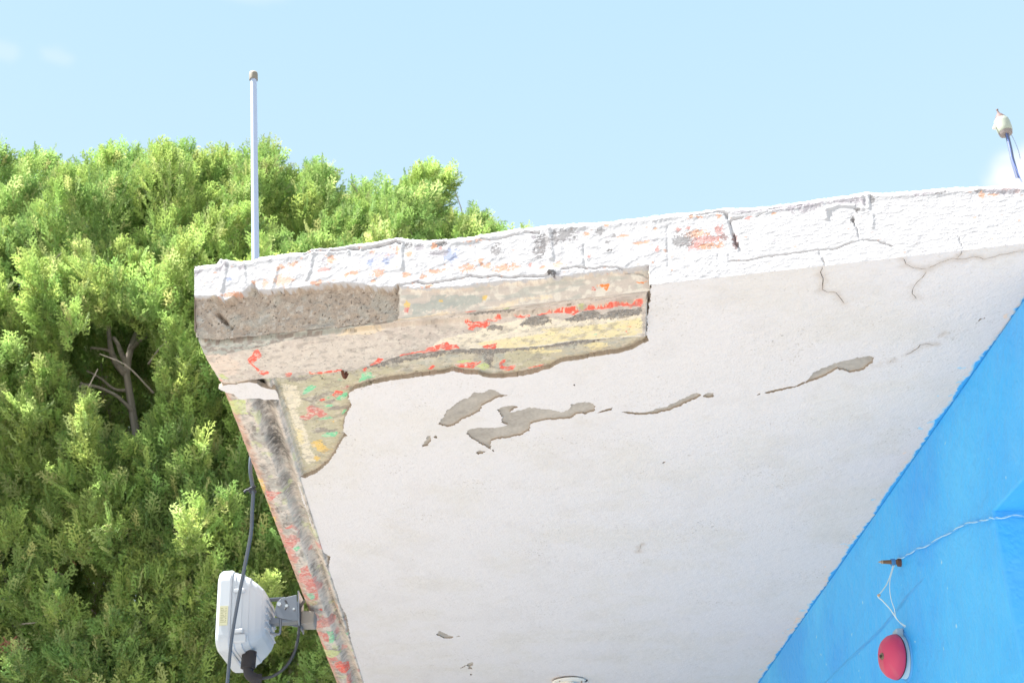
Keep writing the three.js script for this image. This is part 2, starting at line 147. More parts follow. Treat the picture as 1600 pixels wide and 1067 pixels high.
const PAINT = [['beige',1.0,[0.3257,0.0631,0.3567,0.0531,0.3831,0.0443,0.4165,0.0473,0.4472,0.0559,0.4314,0.0670,0.4097,0.0727,0.3677,0.0679]],
 ['beige',1.0,[0.4682,0.0298,0.4788,0.0021,0.5197,0.0030,0.5653,-0.0029,0.5729,-0.0044,0.6033,-0.0018,0.5968,0.0111,0.5757,0.0264,0.5535,0.0216,0.5348,0.0256,0.5281,0.0306,0.4974,0.0280,0.4783,0.0340]],
 ['slate',2.0,[0.5055,-0.0023,0.5087,-0.0247,0.5395,-0.0254,0.5615,-0.0436,0.5883,-0.0356,0.6167,-0.0365,0.6573,-0.0290,0.6775,-0.0242,0.6576,-0.0108,0.6233,-0.0129,0.5768,-0.0096,0.5361,-0.0079]],
 ['beige',2.0,[0.6897,-0.0023,0.7335,-0.0103,0.8212,-0.0149,0.8210,-0.0059,0.7732,-0.0098,0.7375,-0.0053,0.7295,0.0123,0.7115,0.0162,0.6974,0.0287,0.6753,0.0240]],
 ['dust',3.0,[0.1260,0.1257,0.1952,0.0904,0.3202,0.0804,0.4243,0.1027,0.4617,0.1628,0.4302,0.2034,0.3648,0.2283,0.2379,0.2209,0.1578,0.2171]],
 ['pink',3.0,[0.0039,0.0874,0.0387,0.0816,0.0540,0.0937,0.0830,0.1266,0.0786,0.1712,0.0592,0.1997,0.0243,0.2016,0.0081,0.1701,-0.0013,0.1404]],
 ['cream',1.5,[0.5735,0.1255,0.5963,0.1184,0.6485,0.1118,0.6931,0.0864,0.7222,0.0840,0.7943,0.0766,0.8815,0.1123,1.0281,0.1152,1.0373,0.1861,1.0337,0.2269,0.9752,0.2264,0.8860,0.2135,0.8416,0.2162,0.7969,0.2220,0.7216,0.2214,0.6765,0.1963,0.6158,0.1957,0.5856,0.1893,0.5664,0.2071,0.4609,0.2100,0.5246,0.1856]],
 ['yellow',2.0,[0.6470,0.1654,0.7219,0.1543,0.7957,0.1521,0.8827,0.1385,1.0289,0.1239,1.0364,0.1918,1.0179,0.2115,0.9153,0.2076,0.8561,0.2040,0.7968,0.2127,0.7216,0.2121,0.6916,0.1995]],
 ['yellow',2.0,[0.8026,0.1301,0.8824,0.1326,1.0253,0.1316,1.0284,0.1667,0.9127,0.1595,0.8251,0.1555]],
 ['olive',2.0,[0.7204,0.2553,0.7631,0.2378,0.8276,0.2471,0.8299,0.3332,0.7816,0.3508,0.7288,0.3536,0.7158,0.3088]],
 ['yellow',1.0,[0.7633,0.2577,0.8016,0.2526,0.8211,0.2678,0.8086,0.2808,0.7720,0.2753]],
 ['yellow',1.0,[0.9036,0.2619,0.9241,0.2531,0.9645,0.2639,0.9633,0.2768,0.9475,0.2933,0.9306,0.2942,0.9168,0.2735]],
 ['yellow',1.0,[0.7978,0.2703,0.8554,0.2714,0.8558,0.2849,0.8087,0.2816]],
 ['olive',2.0,[0.2262,0.2997,0.2631,0.2833,0.3205,0.2812,0.3575,0.2749,0.4031,0.2705,0.4566,0.2725,0.4829,0.2782,0.4547,0.2956,0.4083,0.3095,0.3613,0.3236,0.3126,0.3461,0.2222,0.3268]],
 ['olive',2.0,[0.1477,0.2770,0.2652,0.2674,0.3338,0.3343,0.3209,0.3976,0.2906,0.5308,0.2805,0.5890,0.2405,0.7143,0.1955,0.7942,0.1385,0.8361,0.1419,0.6500,0.1516,0.4048]],
 ['cream',3.0,[0.1555,0.2963,0.1934,0.3221,0.1934,0.4137,0.1727,0.4536,0.1799,0.5607,0.1744,0.7002,0.1792,0.7755,0.1534,0.8005,0.1466,0.7610,0.1497,0.5816,0.1538,0.4625,0.1530,0.3618]],
 ['yellow',3.0,[0.1557,0.5623,0.1682,0.5787,0.1657,0.6551,0.1517,0.6664,0.1462,0.6226]],
 ['ochre',3.0,[0.1806,0.6582,0.2102,0.6433,0.2225,0.7105,0.2355,0.7060,0.2066,0.7364,0.1915,0.7111]],
 ['ochre',2.0,[0.1732,0.7516,0.1894,0.7476,0.1955,0.7714,0.1812,0.7835]],
 ['ochre',2.0,[0.2517,0.5358,0.2669,0.5324,0.2619,0.5480]],
 ['rough',2.5,[0.3567,0.2430,0.4294,0.2129,0.4698,0.1959,0.5236,0.2011,0.5699,0.1984,0.6082,0.1972,0.6762,0.2117,0.7367,0.2340,0.8119,0.2221,0.8567,0.2225,0.9308,0.2230,1.0117,0.2252,1.0301,0.2351,0.9767,0.2481,0.8880,0.2570,0.8279,0.2598,0.7367,0.2593,0.6937,0.2661,0.6867,0.3301,0.6694,0.3265,0.6692,0.2609,0.5835,0.2362,0.5362,0.2486,0.4890,0.2516,0.4241,0.2707,0.3761,0.2705]],
 ['rough',2.0,[0.6822,0.0933,0.6925,0.0874,0.7191,0.1012,0.7128,0.1122,0.6819,0.1076]],
 ['rough',2.0,[0.7539,0.1087,0.7620,0.0901,0.7740,0.0767,0.8082,0.0721,0.8233,0.0872,0.8239,0.1094,0.7887,0.1120]],
 ['rough',2.0,[0.6323,0.0385,0.6650,0.0316,0.7375,0.0451,0.7536,0.0446,0.7375,0.0609,0.6889,0.0545,0.6481,0.0578]],
 ['rough',2.0,[0.8495,0.1034,0.8830,0.0867,0.8986,0.0782,0.9182,0.0746,0.9350,0.0899,0.9396,0.0988,0.9604,0.0836,0.9744,0.0866,0.9862,0.0852,1.0042,0.0890,1.0270,0.0803,1.0260,0.1133,0.9769,0.1207,0.9366,0.1160,0.9241,0.1074,0.9084,0.1140,0.8802,0.1140]],
 ['rough',2.0,[0.9851,0.2317,0.9964,0.2171,1.0214,0.2225,1.0267,0.2363,1.0064,0.2405,0.9854,0.2360]],
 ['stain',2.0,[0.1647,0.2748,0.2148,0.2739,0.2591,0.2718,0.2194,0.2981,0.1835,0.2963]],
 ['stain',3.0,[0.1906,0.3944,0.2466,0.3817,0.2745,0.3634,0.2839,0.3775,0.2432,0.4057,0.2204,0.4257]],
 ['stain',2.0,[0.2491,0.4256,0.2796,0.4103,0.2833,0.4266,0.2650,0.4353]],
 ['stain',2.0,[0.2488,0.4699,0.2742,0.4530,0.3141,0.4552,0.3059,0.4757,0.2714,0.4747]],
 ['stain',2.0,[0.2021,0.5723,0.2296,0.5679,0.2448,0.5882,0.2685,0.5898,0.2547,0.6040,0.2042,0.6001]],
 ['red',0.8,[0.1371,0.0764,0.1411,0.0903,0.1433,0.1150,0.1269,0.1315,0.1184,0.1409,0.1155,0.1562,0.1231,0.1761,0.1272,0.1909,0.1447,0.1946,0.1434,0.2083,0.1270,0.2165,0.1181,0.2029,0.1152,0.1698,0.1042,0.1447,0.1062,0.1226,0.1180,0.1074,0.1284,0.0876]],
 ['red',0.8,[0.1810,0.2210,0.1891,0.2134,0.2001,0.2157,0.1913,0.2421,0.1810,0.2351]],
 ['red',0.8,[0.0109,0.2154,0.0169,0.2143,0.0239,0.2254,0.0135,0.2303]],
 ['red',0.8,[0.2424,0.2201,0.2468,0.2211,0.2521,0.2315,0.2678,0.2372,0.2668,0.2440,0.2460,0.2420]],
 ['red',0.8,[0.3894,0.2281,0.4049,0.2064,0.4178,0.1867,0.4324,0.1951,0.4222,0.2100,0.4131,0.2355,0.4070,0.2411,0.4027,0.2286]],
 ['red',0.8,[0.2401,0.2216,0.2451,0.2180,0.2504,0.2285,0.2817,0.2305,0.3247,0.2281,0.3217,0.2344,0.2843,0.2451,0.2689,0.2418,0.2484,0.2421]],
 ['red',0.8,[0.4675,0.1928,0.4748,0.1833,0.4966,0.1813,0.5297,0.1709,0.5368,0.1594,0.5568,0.1571,0.5546,0.1981,0.5374,0.1856,0.5181,0.1837,0.4960,0.1900,0.4716,0.1959]],
 ['red',0.8,[0.3685,0.2678,0.3786,0.2676,0.3801,0.2750,0.3702,0.2833]],
 ['red',0.8,[0.4397,0.2115,0.4501,0.2183,0.4434,0.2191]],
 ['red',0.8,[0.5253,0.1738,0.5431,0.1645,0.5630,0.1515,0.5869,0.1396,0.5903,0.1574,0.6072,0.1588,0.6146,0.1885,0.6042,0.1819,0.5955,0.1866,0.5844,0.1952,0.5722,0.1794,0.5631,0.1906,0.5561,0.2001,0.5244,0.1889]],
 ['red',0.8,[0.6294,0.0658,0.6397,0.0660,0.6642,0.0692,0.6724,0.0690,0.6888,0.0645,0.7112,0.0613,0.7152,0.0681,0.7029,0.0755,0.6886,0.0745,0.6864,0.0841,0.6759,0.0981,0.6555,0.0876,0.6468,0.1042,0.6367,0.0959,0.6351,0.0792]],
 ['red',0.8,[0.7395,0.0633,0.7819,0.0665,0.7740,0.0727,0.7578,0.0740,0.7456,0.0698]],
 ['red',0.8,[0.6647,0.1862,0.6787,0.1762,0.7008,0.1746,0.6994,0.2023,0.6865,0.2148,0.6779,0.2174,0.6719,0.1964]],
 ['red',0.8,[0.5953,0.2946,0.6175,0.2901,0.6416,0.2907,0.6657,0.2912,0.6590,0.2967,0.6476,0.3128,0.6408,0.3207,0.6058,0.3085]],
 ['red',0.8,[0.7059,0.3067,0.7137,0.2923,0.7224,0.2918,0.7212,0.3054,0.7135,0.3130,0.7157,0.3250,0.7288,0.3325,0.7463,0.3269,0.7398,0.3513,0.7221,0.3546,0.7090,0.3400,0.7047,0.3204]],
 ['red',0.8,[0.6240,0.0150,0.6314,0.0068,0.6494,0.0087,0.6512,0.0188,0.6348,0.0252]],
 ['red',0.8,[0.7482,0.2192,0.7672,0.2189,0.7588,0.2259]],
 ['red',0.8,[0.7900,0.0662,0.8227,0.0653,0.8228,0.0704,0.7981,0.0719]],
 ['red',0.8,[0.5306,0.3019,0.5427,0.2834,0.5513,0.2899,0.5392,0.3061]],
 ['red',0.8,[0.7727,0.3466,0.8098,0.3382,0.8162,0.3349,0.8121,0.3433,0.7816,0.3531]],
 ['red',0.8,[0.8133,0.0670,0.8442,0.0646,0.8741,0.0651,0.8901,0.0678,0.9138,0.0658,0.9414,0.0659,0.9590,0.0631,0.9768,0.0657,1.0003,0.0650,1.0251,0.0588,1.0266,0.0649,1.0230,0.0795,1.0049,0.0737,1.0019,0.0846,0.9931,0.0731,0.9793,0.0721,0.9654,0.0710,0.9500,0.0755,0.9341,0.0740,0.9141,0.0717,0.8903,0.0725,0.8826,0.0767,0.8750,0.0870,0.8667,0.0793,0.8545,0.0727,0.8343,0.0692]],
 ['red',0.8,[0.9968,0.1571,1.0100,0.1591,1.0084,0.1637]],
 ['red',0.8,[0.9974,0.1777,1.0017,0.1807,1.0042,0.1999,0.9996,0.1927]],
 ['red',0.8,[0.2755,0.3879,0.2912,0.3640,0.3093,0.3769,0.2985,0.3959,0.2836,0.4019]],
 ['red',0.8,[0.2387,0.4078,0.2524,0.4014,0.2567,0.4116,0.2442,0.4195]],
 ['red',0.8,[0.1797,0.2264,0.1933,0.2181,0.1925,0.2405]],
 ['red',0.8,[0.2368,0.2274,0.2566,0.2316,0.2526,0.2408,0.2445,0.2402]],
 ['red',0.8,[0.2724,0.2350,0.2882,0.2383,0.2792,0.2448]],
 ['rose',0.8,[0.2004,0.4436,0.2167,0.4312,0.2285,0.4496,0.2436,0.4656,0.2467,0.4856,0.2539,0.4968,0.2286,0.5110,0.2199,0.4896,0.2091,0.5036,0.2020,0.5119,0.1863,0.5185,0.1734,0.5058,0.1759,0.4899,0.1977,0.4816]],
 ['rose',0.8,[0.3029,0.3605,0.3274,0.3418,0.3294,0.3482,0.3192,0.3639]],
 ['rose',0.8,[0.9079,-0.0225,0.9157,-0.0237,0.9164,-0.0135,0.9085,-0.0101]],
 ['rose',0.8,[0.0060,0.9235,0.0550,0.9381,0.0341,0.9629,0.0068,1.0038,-0.0015,0.9934]],
 ['rose',0.8,[-0.0060,1.3245,0.0131,1.3186,0.0354,1.3383,0.0318,1.3726,0.0088,1.4136,-0.0061,1.3696]],
 ['rose',0.8,[-0.0089,1.2457,0.0039,1.2436,-0.0015,1.2763,-0.0120,1.2740]],
 ['rose',0.8,[0.0131,1.2313,0.0422,1.2044,0.0378,1.2318,0.0184,1.2420]],
 ['rose',0.8,[0.0072,1.6119,0.0354,1.5833,0.0329,1.6408,0.0359,1.7740,0.0321,1.8741,0.0237,1.9641,0.0072,1.9605,0.0184,1.8971,-0.0106,1.8650,-0.0018,1.7783,-0.0219,1.7616]],
 ['rose',0.8,[-0.0254,2.2197,0.0005,2.2106,-0.0090,2.3130,-0.0332,2.3231]],
 ['rose',0.8,[-0.0282,2.3859,-0.0013,2.3917,-0.0087,2.5179,-0.0295,2.4971]],
 ['rose',0.8,[-0.0500,2.5090,-0.0382,2.5610,-0.0446,2.6438,-0.0589,2.5732]],
 ['rose',0.8,[-0.0606,2.7625,-0.0084,2.7382,-0.0076,2.8096,-0.0472,2.8102]],
 ['rose',0.8,[-0.0045,3.0732,0.0200,3.0395,0.0004,3.2083,-0.0201,3.2039]],
 ['red',0.8,[-0.0302,2.8319,0.0020,2.8117,0.0263,2.8990,0.0194,3.0009,-0.0176,3.0122,-0.0308,2.9146]],
 ['red',0.8,[0.0029,2.0824,0.0196,2.0721,0.0191,2.1069]],
 ['orange',1.0,[0.9187,-0.0245,0.9458,-0.0243,0.9434,-0.0112,0.9376,-0.0119,0.9360,-0.0188,0.9205,-0.0197]],
 ['orange',1.0,[1.0055,-0.0221,1.0313,-0.0210,1.0225,-0.0170,1.0091,-0.0178]],
 ['ochre',1.0,[0.4881,-0.0273,0.4938,-0.0381,0.5044,-0.0299,0.5008,-0.0189,0.4925,-0.0199]],
 ['rose',1.0,[0.4846,-0.0117,0.4883,-0.0227,0.5008,-0.0189,0.4949,-0.0104]],
 ['ochre',1.0,[0.6655,-0.0178,0.6694,-0.0298,0.6805,-0.0284,0.6756,-0.0165]],
 ['ochre',1.0,[0.5641,-0.0272,0.5762,-0.0314,0.5784,-0.0254]],
 ['green',1.0,[0.2133,0.3383,0.2295,0.3239,0.2436,0.3328,0.2311,0.3511,0.2117,0.3682,0.1998,0.3717]],
 ['green',1.0,[0.3540,0.3269,0.3664,0.2890,0.3903,0.2884,0.3881,0.3109,0.3675,0.3298]],
 ['green',1.0,[0.2820,0.4139,0.2926,0.3977,0.3178,0.3757,0.3181,0.3970,0.3070,0.4193,0.2924,0.4224]],
 ['green',1.0,[0.2474,0.4378,0.2757,0.4407,0.2683,0.4537,0.2513,0.4513]],
 ['green',1.0,[0.2182,0.5220,0.2555,0.5069,0.2657,0.5189,0.2354,0.5257]],
 ['green',1.0,[0.2160,0.6235,0.2372,0.6003,0.2664,0.6065,0.2542,0.6316,0.2268,0.6328]],
 ['green',1.0,[0.2967,0.4801,0.3059,0.4757,0.2937,0.5053,0.2852,0.5035]],
 ['green',1.0,[0.2583,0.3996,0.2753,0.4001,0.2630,0.4068]],
 ['green',1.0,[0.3507,0.3360,0.3638,0.3000,0.3791,0.2842,0.3839,0.3043,0.3992,0.3100,0.3891,0.3199,0.3702,0.3256]],
 ['green',1.0,[0.3011,0.3084,0.3126,0.3084,0.3068,0.3179]],
 ['green',1.0,[0.0116,1.4194,0.0348,1.3885,0.0356,1.4194,0.0184,1.4468]],
 ['green',1.0,[-0.0143,1.8901,0.0120,1.8828,0.0129,1.9352,-0.0050,1.9713,-0.0118,1.9299]],
 ['green',1.0,[-0.0040,2.3600,0.0230,2.3813,0.0179,2.4750,0.0029,2.5367,-0.0154,2.5328,0.0016,2.4395]],
 ['green',1.0,[-0.0116,1.6430,0.0038,1.6346,0.0022,1.6578]],
 ['green',1.0,[0.0663,2.4218,0.0829,2.4175,0.0707,2.4623]],
 ['green',1.0,[0.9222,0.1803,0.9323,0.1783,0.9329,0.1889,0.9245,0.1858]],
 ['lime',1.5,[0.6001,0.2841,0.6159,0.2737,0.6397,0.2833,0.6175,0.2901]],
 ['lime',1.5,[0.6476,0.3128,0.6677,0.3008,0.6828,0.3157,0.6803,0.3339,0.6691,0.3409,0.6540,0.3235]],
 ['lime',1.5,[0.7115,0.0201,0.7235,0.0168,0.7355,0.0330,0.7174,0.0330]],
 ['lime',1.5,[0.8799,0.0625,0.8915,0.0552,0.8990,0.0665,0.8881,0.0681]],
 ['lime',1.5,[0.0113,0.3415,0.0336,0.3259,0.0578,0.3362,0.0475,0.4012,0.0549,0.4134,0.0160,0.4130,-0.0012,0.4014,0.0131,0.3677]],
 ['lime',1.5,[0.0174,0.1908,0.0303,0.1841,0.0413,0.2195,0.0253,0.2185]],
 ['lime',1.5,[-0.0540,2.6418,-0.0143,2.6333,0.0236,2.6755,-0.0249,2.7524,-0.0631,2.7442]],
 ['ochre',1.0,[-0.0075,0.8355,0.0120,0.8357,0.0096,0.9037,-0.0068,0.9668,-0.0092,1.0176,-0.0010,1.0676,-0.0191,1.0726,-0.0222,1.0235,-0.0089,0.9411]],
 ['ochre',1.0,[-0.0122,1.1418,-0.0006,1.1351,-0.0064,1.1893,-0.0174,1.1917]]];
const SKIN_EDGE = [-0.6683,5.7436,-0.6647,5.4435,-0.6505,5.1409,-0.6350,4.9104,-0.6226,4.7137,-0.6286,4.6005,-0.6261,4.4617,-0.6221,4.2803,-0.6246,4.1774,-0.5996,4.0466,-0.6205,3.9962,-0.6216,3.9105,-0.6232,3.8162,-0.6219,3.7201,-0.6183,3.6387,-0.6210,3.5498,-0.6161,3.4645,-0.6136,3.3967,-0.5978,3.3636,-0.5883,3.3730,-0.5804,3.3683,-0.5853,3.3695,-0.5570,3.3419,-0.5272,3.2993,-0.5029,3.2500,-0.4818,3.1983,-0.4641,3.1479,-0.4460,3.0919,-0.4341,3.0829,-0.4420,3.0577,-0.4374,3.0174,-0.4287,2.9780,-0.4146,2.9266,-0.4018,2.8922,-0.4083,2.8583,-0.4017,2.8281,-0.3843,2.8102,-0.3646,2.7984,-0.3427,2.7855,-0.3694,2.8073,-0.3313,2.7770,-0.3086,2.7673,-0.2551,2.7505,-0.1841,2.7324,-0.1976,2.7324,-0.1692,2.7262,-0.1428,2.7122,-0.1175,2.7239,-0.0811,2.7324,-0.0597,2.7428,-0.0252,2.7500,0.0138,2.7404,0.0439,2.7286,0.0911,2.6959,0.1131,2.6668,0.1611,2.6509,0.2023,2.6352,0.2392,2.6240,0.2593,2.6130,0.2828,2.5954,0.3117,2.5609,0.3042,2.5354,0.3049,2.5103,0.2999,2.4775,0.2975,2.4413,0.2992,2.4177,0.2964,2.3982,0.2997,2.3714,0.2949,2.3412,0.2951,2.3135];   // broken edge of the soffit render: x, distance
const PEELS = [[-0.1939,3.0119,-0.1808,2.9808,-0.1713,2.9540,-0.1619,2.9238,-0.1413,2.8941,-0.1275,2.8685,-0.1031,2.8504,-0.0945,2.8255,-0.0709,2.8255,-0.0549,2.8078,-0.0393,2.8148,-0.0269,2.8361,-0.0079,2.8397,-0.0238,2.8504,-0.0397,2.8576,-0.0560,2.8794,-0.0723,2.8978,-0.0811,2.9313,-0.1063,2.9616,-0.1316,2.9847,-0.1460,3.0159,-0.1664,3.0277],
 [-0.1219,3.0672,-0.1107,3.0421,-0.0844,3.0359,-0.0583,3.0322,-0.0323,3.0322,-0.0114,3.0173,-0.0191,3.0075,-0.0268,2.9990,-0.0241,2.9712,-0.0340,2.9391,-0.0364,2.9215,-0.0211,2.9075,0.0040,2.9006,0.0131,2.9075,0.0040,2.9238,-0.0061,2.9391,0.0142,2.9308,0.0444,2.9133,0.0697,2.9191,0.0951,2.9238,0.1260,2.9391,0.1456,2.9215,0.1471,2.8959,0.1690,2.8810,0.1940,2.8810,0.2103,2.9040,0.2094,2.9332,0.1875,2.9509,0.1670,2.9473,0.1550,2.9664,0.1426,2.9772,0.1120,2.9808,0.0813,2.9868,0.0609,2.9990,0.0456,3.0173,0.0486,3.0446,0.0253,3.0773,-0.0064,3.0951,-0.0382,3.1028,-0.0569,3.1157,-0.0561,3.1709,-0.0710,3.1550,-0.0917,3.1248,-0.1070,3.0990],
 [0.2753,2.9332,0.2934,2.9367,0.3242,2.9414,0.3492,2.9367,0.3629,2.9215,0.3914,2.9040,0.4133,2.8753,0.4394,2.8437,0.4575,2.8303,0.4689,2.8426,0.4610,2.8583,0.4389,2.8810,0.4172,2.9098,0.3894,2.9332,0.3607,2.9509,0.3304,2.9533,0.2943,2.9485],
 [0.4725,2.8471,0.4817,2.8270,0.4972,2.8326,0.5022,2.8504,0.4904,2.8549],
 [-0.0987,3.1910,-0.0876,3.1776,-0.0726,3.1842,-0.0799,3.2004,-0.0936,3.2045],
 [-0.2392,3.1379,-0.2270,3.1119,-0.2255,3.0862,-0.2162,3.0798,-0.2167,3.1183,-0.2274,3.1471,-0.2431,3.1576],
 [-0.2083,3.0900,-0.2026,3.0824,-0.1962,3.0926,-0.2036,3.1016],
 [0.1489,2.7843,0.1526,2.7799,0.1564,2.7875,0.1532,2.7940],
 [-0.0535,3.1789,-0.0497,3.1709,-0.0471,3.1816,-0.0515,3.1883],
 [0.4135,3.2663,0.4169,3.2566,0.4228,3.2608,0.4183,3.2705],
 [0.2166,2.9426,0.2342,2.9238,0.2559,2.9087,0.2538,2.9226,0.2276,2.9403],
 [0.6225,2.8269,0.6390,2.8131,0.6653,2.8026,0.6910,2.7900,0.7155,2.7610,0.7198,2.7255,0.7364,2.6956,0.7560,2.6808,0.7663,2.6662,0.7826,2.6585,0.8064,2.6450,0.8348,2.6325,0.8470,2.6421,0.8497,2.6711,0.8345,2.7055,0.8105,2.7205,0.7945,2.7105,0.7740,2.7005,0.7636,2.7155,0.7542,2.7356,0.7400,2.7559,0.7200,2.7713,0.6924,2.7973,0.6582,2.8152,0.6282,2.8322],
 [1.0340,2.4693,1.0380,2.4582,1.0453,2.4505,1.0451,2.4590,1.0385,2.4650],
 [0.6058,2.8397,0.6142,2.8333,0.6143,2.8397,0.6084,2.8440],
 [-0.2979,4.9709,-0.2839,4.9165,-0.2656,4.9466,-0.2528,4.9750,-0.2310,4.9975,-0.2406,5.0223,-0.2692,5.0223],
 [-0.2236,4.9975,-0.2049,4.9832,-0.2064,4.9934,-0.2199,5.0037],
 [-0.2228,5.4858,-0.1914,5.4283,-0.1864,5.4046,-0.1658,5.3858,-0.1661,5.4402,-0.1785,5.4473,-0.1690,5.5052,-0.1910,5.4955,-0.1839,5.4617,-0.1931,5.4425,-0.2207,5.4955],
 [-0.1840,5.5940,-0.1786,5.5790,-0.1740,5.5940,-0.1801,5.6116]];
const SOFFIT_CRACKS = [[[0.6415,2.2432,0.6418,2.2633,0.6528,2.2964,0.6592,2.3329,0.6738,2.3435,0.6935,2.3462,0.7051,2.3676,0.7203,2.3921],0.0022],
 [[0.7966,2.2112,0.8104,2.2333,0.8322,2.2457,0.8574,2.2507],0.0018],
 [[0.8607,2.2482,0.8792,2.2259,0.9010,2.2112,0.9279,2.2137,0.9397,2.2015,0.9637,2.2112,0.9998,2.1943,1.0293,2.1823],0.0018],
 [[0.8609,2.2582,0.8595,2.2861,0.8501,2.3250,0.8574,2.3515,0.8716,2.3730],0.0018],
 [[0.9081,2.2088,0.9115,2.1943,0.9143,2.1823],0.0016],
 [[0.9177,2.6297,0.9266,2.6164,0.9352,2.5995,0.9375,2.5810,0.9502,2.5745,0.9686,2.5819],0.0026],
 [[0.8888,2.6682,0.8933,2.6546],0.0024],
 [[0.8637,2.6818,0.8681,2.6759],0.0024],
 [[0.9725,2.5309,0.9755,2.5264],0.0020],
 [[0.4137,3.9962,0.4175,3.9225],0.0014],
 [[0.1182,2.4031,0.1292,2.4004],0.0012]];
const ISLAND = [-0.7142,2.7905,-0.7050,2.7769,-0.6879,2.7677,-0.6683,2.7677,-0.6560,2.7605,-0.6354,2.7547,-0.6173,2.7629,-0.6094,2.7798,-0.5939,2.7920,-0.5782,2.7969,-0.5758,2.8092,-0.5767,2.8491,-0.5972,2.8516,-0.6150,2.8516,-0.6249,2.8441,-0.6538,2.8441,-0.6685,2.8516,-0.6783,2.8441,-0.6846,2.8191,-0.7008,2.8116,-0.7080,2.8032];

// ---------- ground ----------
{
  const t = texture(512, 512, (x, y, c) => { const n = fbm(x * 20, y * 20, 5, 2), v = 0.245 + 0.04 * n + 0.03 * vn(x * 300, y * 300, 4); c[0] = v * 1.08; c[1] = v; c[2] = v * 0.91; });
  t.repeat.set(60, 60);
  const g = part('ground', new THREE.PlaneGeometry(600, 600).rotateX(-Math.PI / 2), mat('#ffffff', 0.9, { map: t }), scene); g.userData = { kind: 'structure' };
}

// ---------- concrete canopy ----------
const F0 = [-0.71971, 2.53540], EX = 0.976905, ED = -0.213673, Y0 = 3.0;
const topEdge = pairs(TOP_EDGE), step1 = pairs(STEP_1), step2 = pairs(STEP_2);
const concrete = poly(CONCRETE), greyLedge = poly(GREY_LEDGE), oldRender = poly(OLD_RENDER);
const cracks = FASCIA_CRACKS.map(([a, w, d]) => ({ ...poly(a), w, d })), joints = JOINTS.map(([a, w, d]) => ({ ...poly(a), w, d })), drips = DRIPS.map(([a, w, d]) => ({ ...poly(a), w, d }));
const paints = PAINT.map(([c, w, a]) => ({ ...poly(a), c, w }));
const leftEdge = (w) => (w < 0.25 ? mix(0, 0.0114, clamp(w / 0.25)) : 0.018 - 0.0265 * w);
const topH = (u) => along(topEdge, u) + 0.0018 * fbm(u * 60, 3, 3, 77) + 0.0012 * vn(u * 260, 1, 78);
const near = (o, u, s) => { const b = o.b; return u < b[0] || u > b[2] || s < b[1] || s > b[3] ? 1 : segDist(o.p, u, s, false); };
function groove(u, s) { let r = 0; const a = u + 0.0016 * fbm(u * 140, s * 140, 2, 31), b = s + 0.0016 * fbm(u * 140, s * 140, 2, 33); for (const c of cracks) { const d = near(c, a, b); if (d < c.w * 3) r = Math.max(r, c.d * Math.exp(-((d / (c.w * 0.75)) ** 2)) * (0.65 + 0.5 * vn(u * 120, s * 120, 35))); } return r; }
const maskOf = (o, u, s, soft, k) => smooth(-soft, soft, signed(o, u + 0.004 * fbm(u * 90, s * 90, 3, k), s + 0.004 * fbm(u * 90, s * 90, 3, k + 5)));
function fasciaOut(u, h) {      // how far the face stands proud of the fascia plane
  const s = -h, A = mix(0.00045, 0.00036, smooth(1.15, 1.22, u));
  let n = A * fbm(u * 55, h * 55, 4, 11) + 0.35 * A * fbm(u * 260, h * 260, 2, 15);
  const fl = fbm(u * 38, h * 60, 4, 19); n += mix(0.0003, 0.0001, smooth(1.15, 1.22, u)) * (smooth(0.02, 0.06, fl) + smooth(0.22, 0.26, fl));
  n += 0.00025 * vn(u * 90, h * 420, 21) * smooth(1.0, 1.2, u);
  for (const j of joints) { const d = near(j, u, s); if (d < j.w * 3) n -= 0.5 * j.d * Math.exp(-((d / j.w) ** 2)); }
  for (const j of drips) { const d = near(j, u + 0.0012 * vn(u * 200, h * 200, 8), s); if (d < j.w * 2) n += 0.45 * j.d * Math.max(0, 1 - (d / (j.w * 1.3)) ** 2) ** 1.5; }
  n += 0.011 * Math.exp(-(((u - 0.8192) / 0.011) ** 2) - (((h - 0.0568) / 0.009) ** 2)) * (1 + 0.5 * fbm(u * 150, h * 150, 2, 3));
  const mC = maskOf(concrete, u, s, 0.0022, 41); if (mC > 0) n = mix(n, -(0.017 + 0.014 * (1 - clamp(h / 0.11))) * (0.35 + 0.65 * smooth(0, 0.05, u)) + 0.0045 * fbm(u * 70, h * 70, 4, 43) + 0.0025 * Math.max(0, fbm(u * 170, h * 170, 2, 47)) - 0.005 * smooth(0.5, 0.75, fbm(u * 210, h * 210, 2, 48)), mC);
  const mG = maskOf(oldRender, u, s, 0.0018, 51); if (mG > 0) n = mix(n, -(0.005 + 0.02 * (1 - clamp(h / 0.075)) ** 1.3) + 0.0016 * fbm(u * 30, h * 90, 4, 53), mG);
  n -= groove(u, s);
  const t = topH(u) - h; if (t < 0.012) n -= 0.006 * (1 - clamp(t / 0.012)) ** 2 - 0.0009; else n += 0.0009 * smooth(0.024, 0.012, t);
  return n;
}
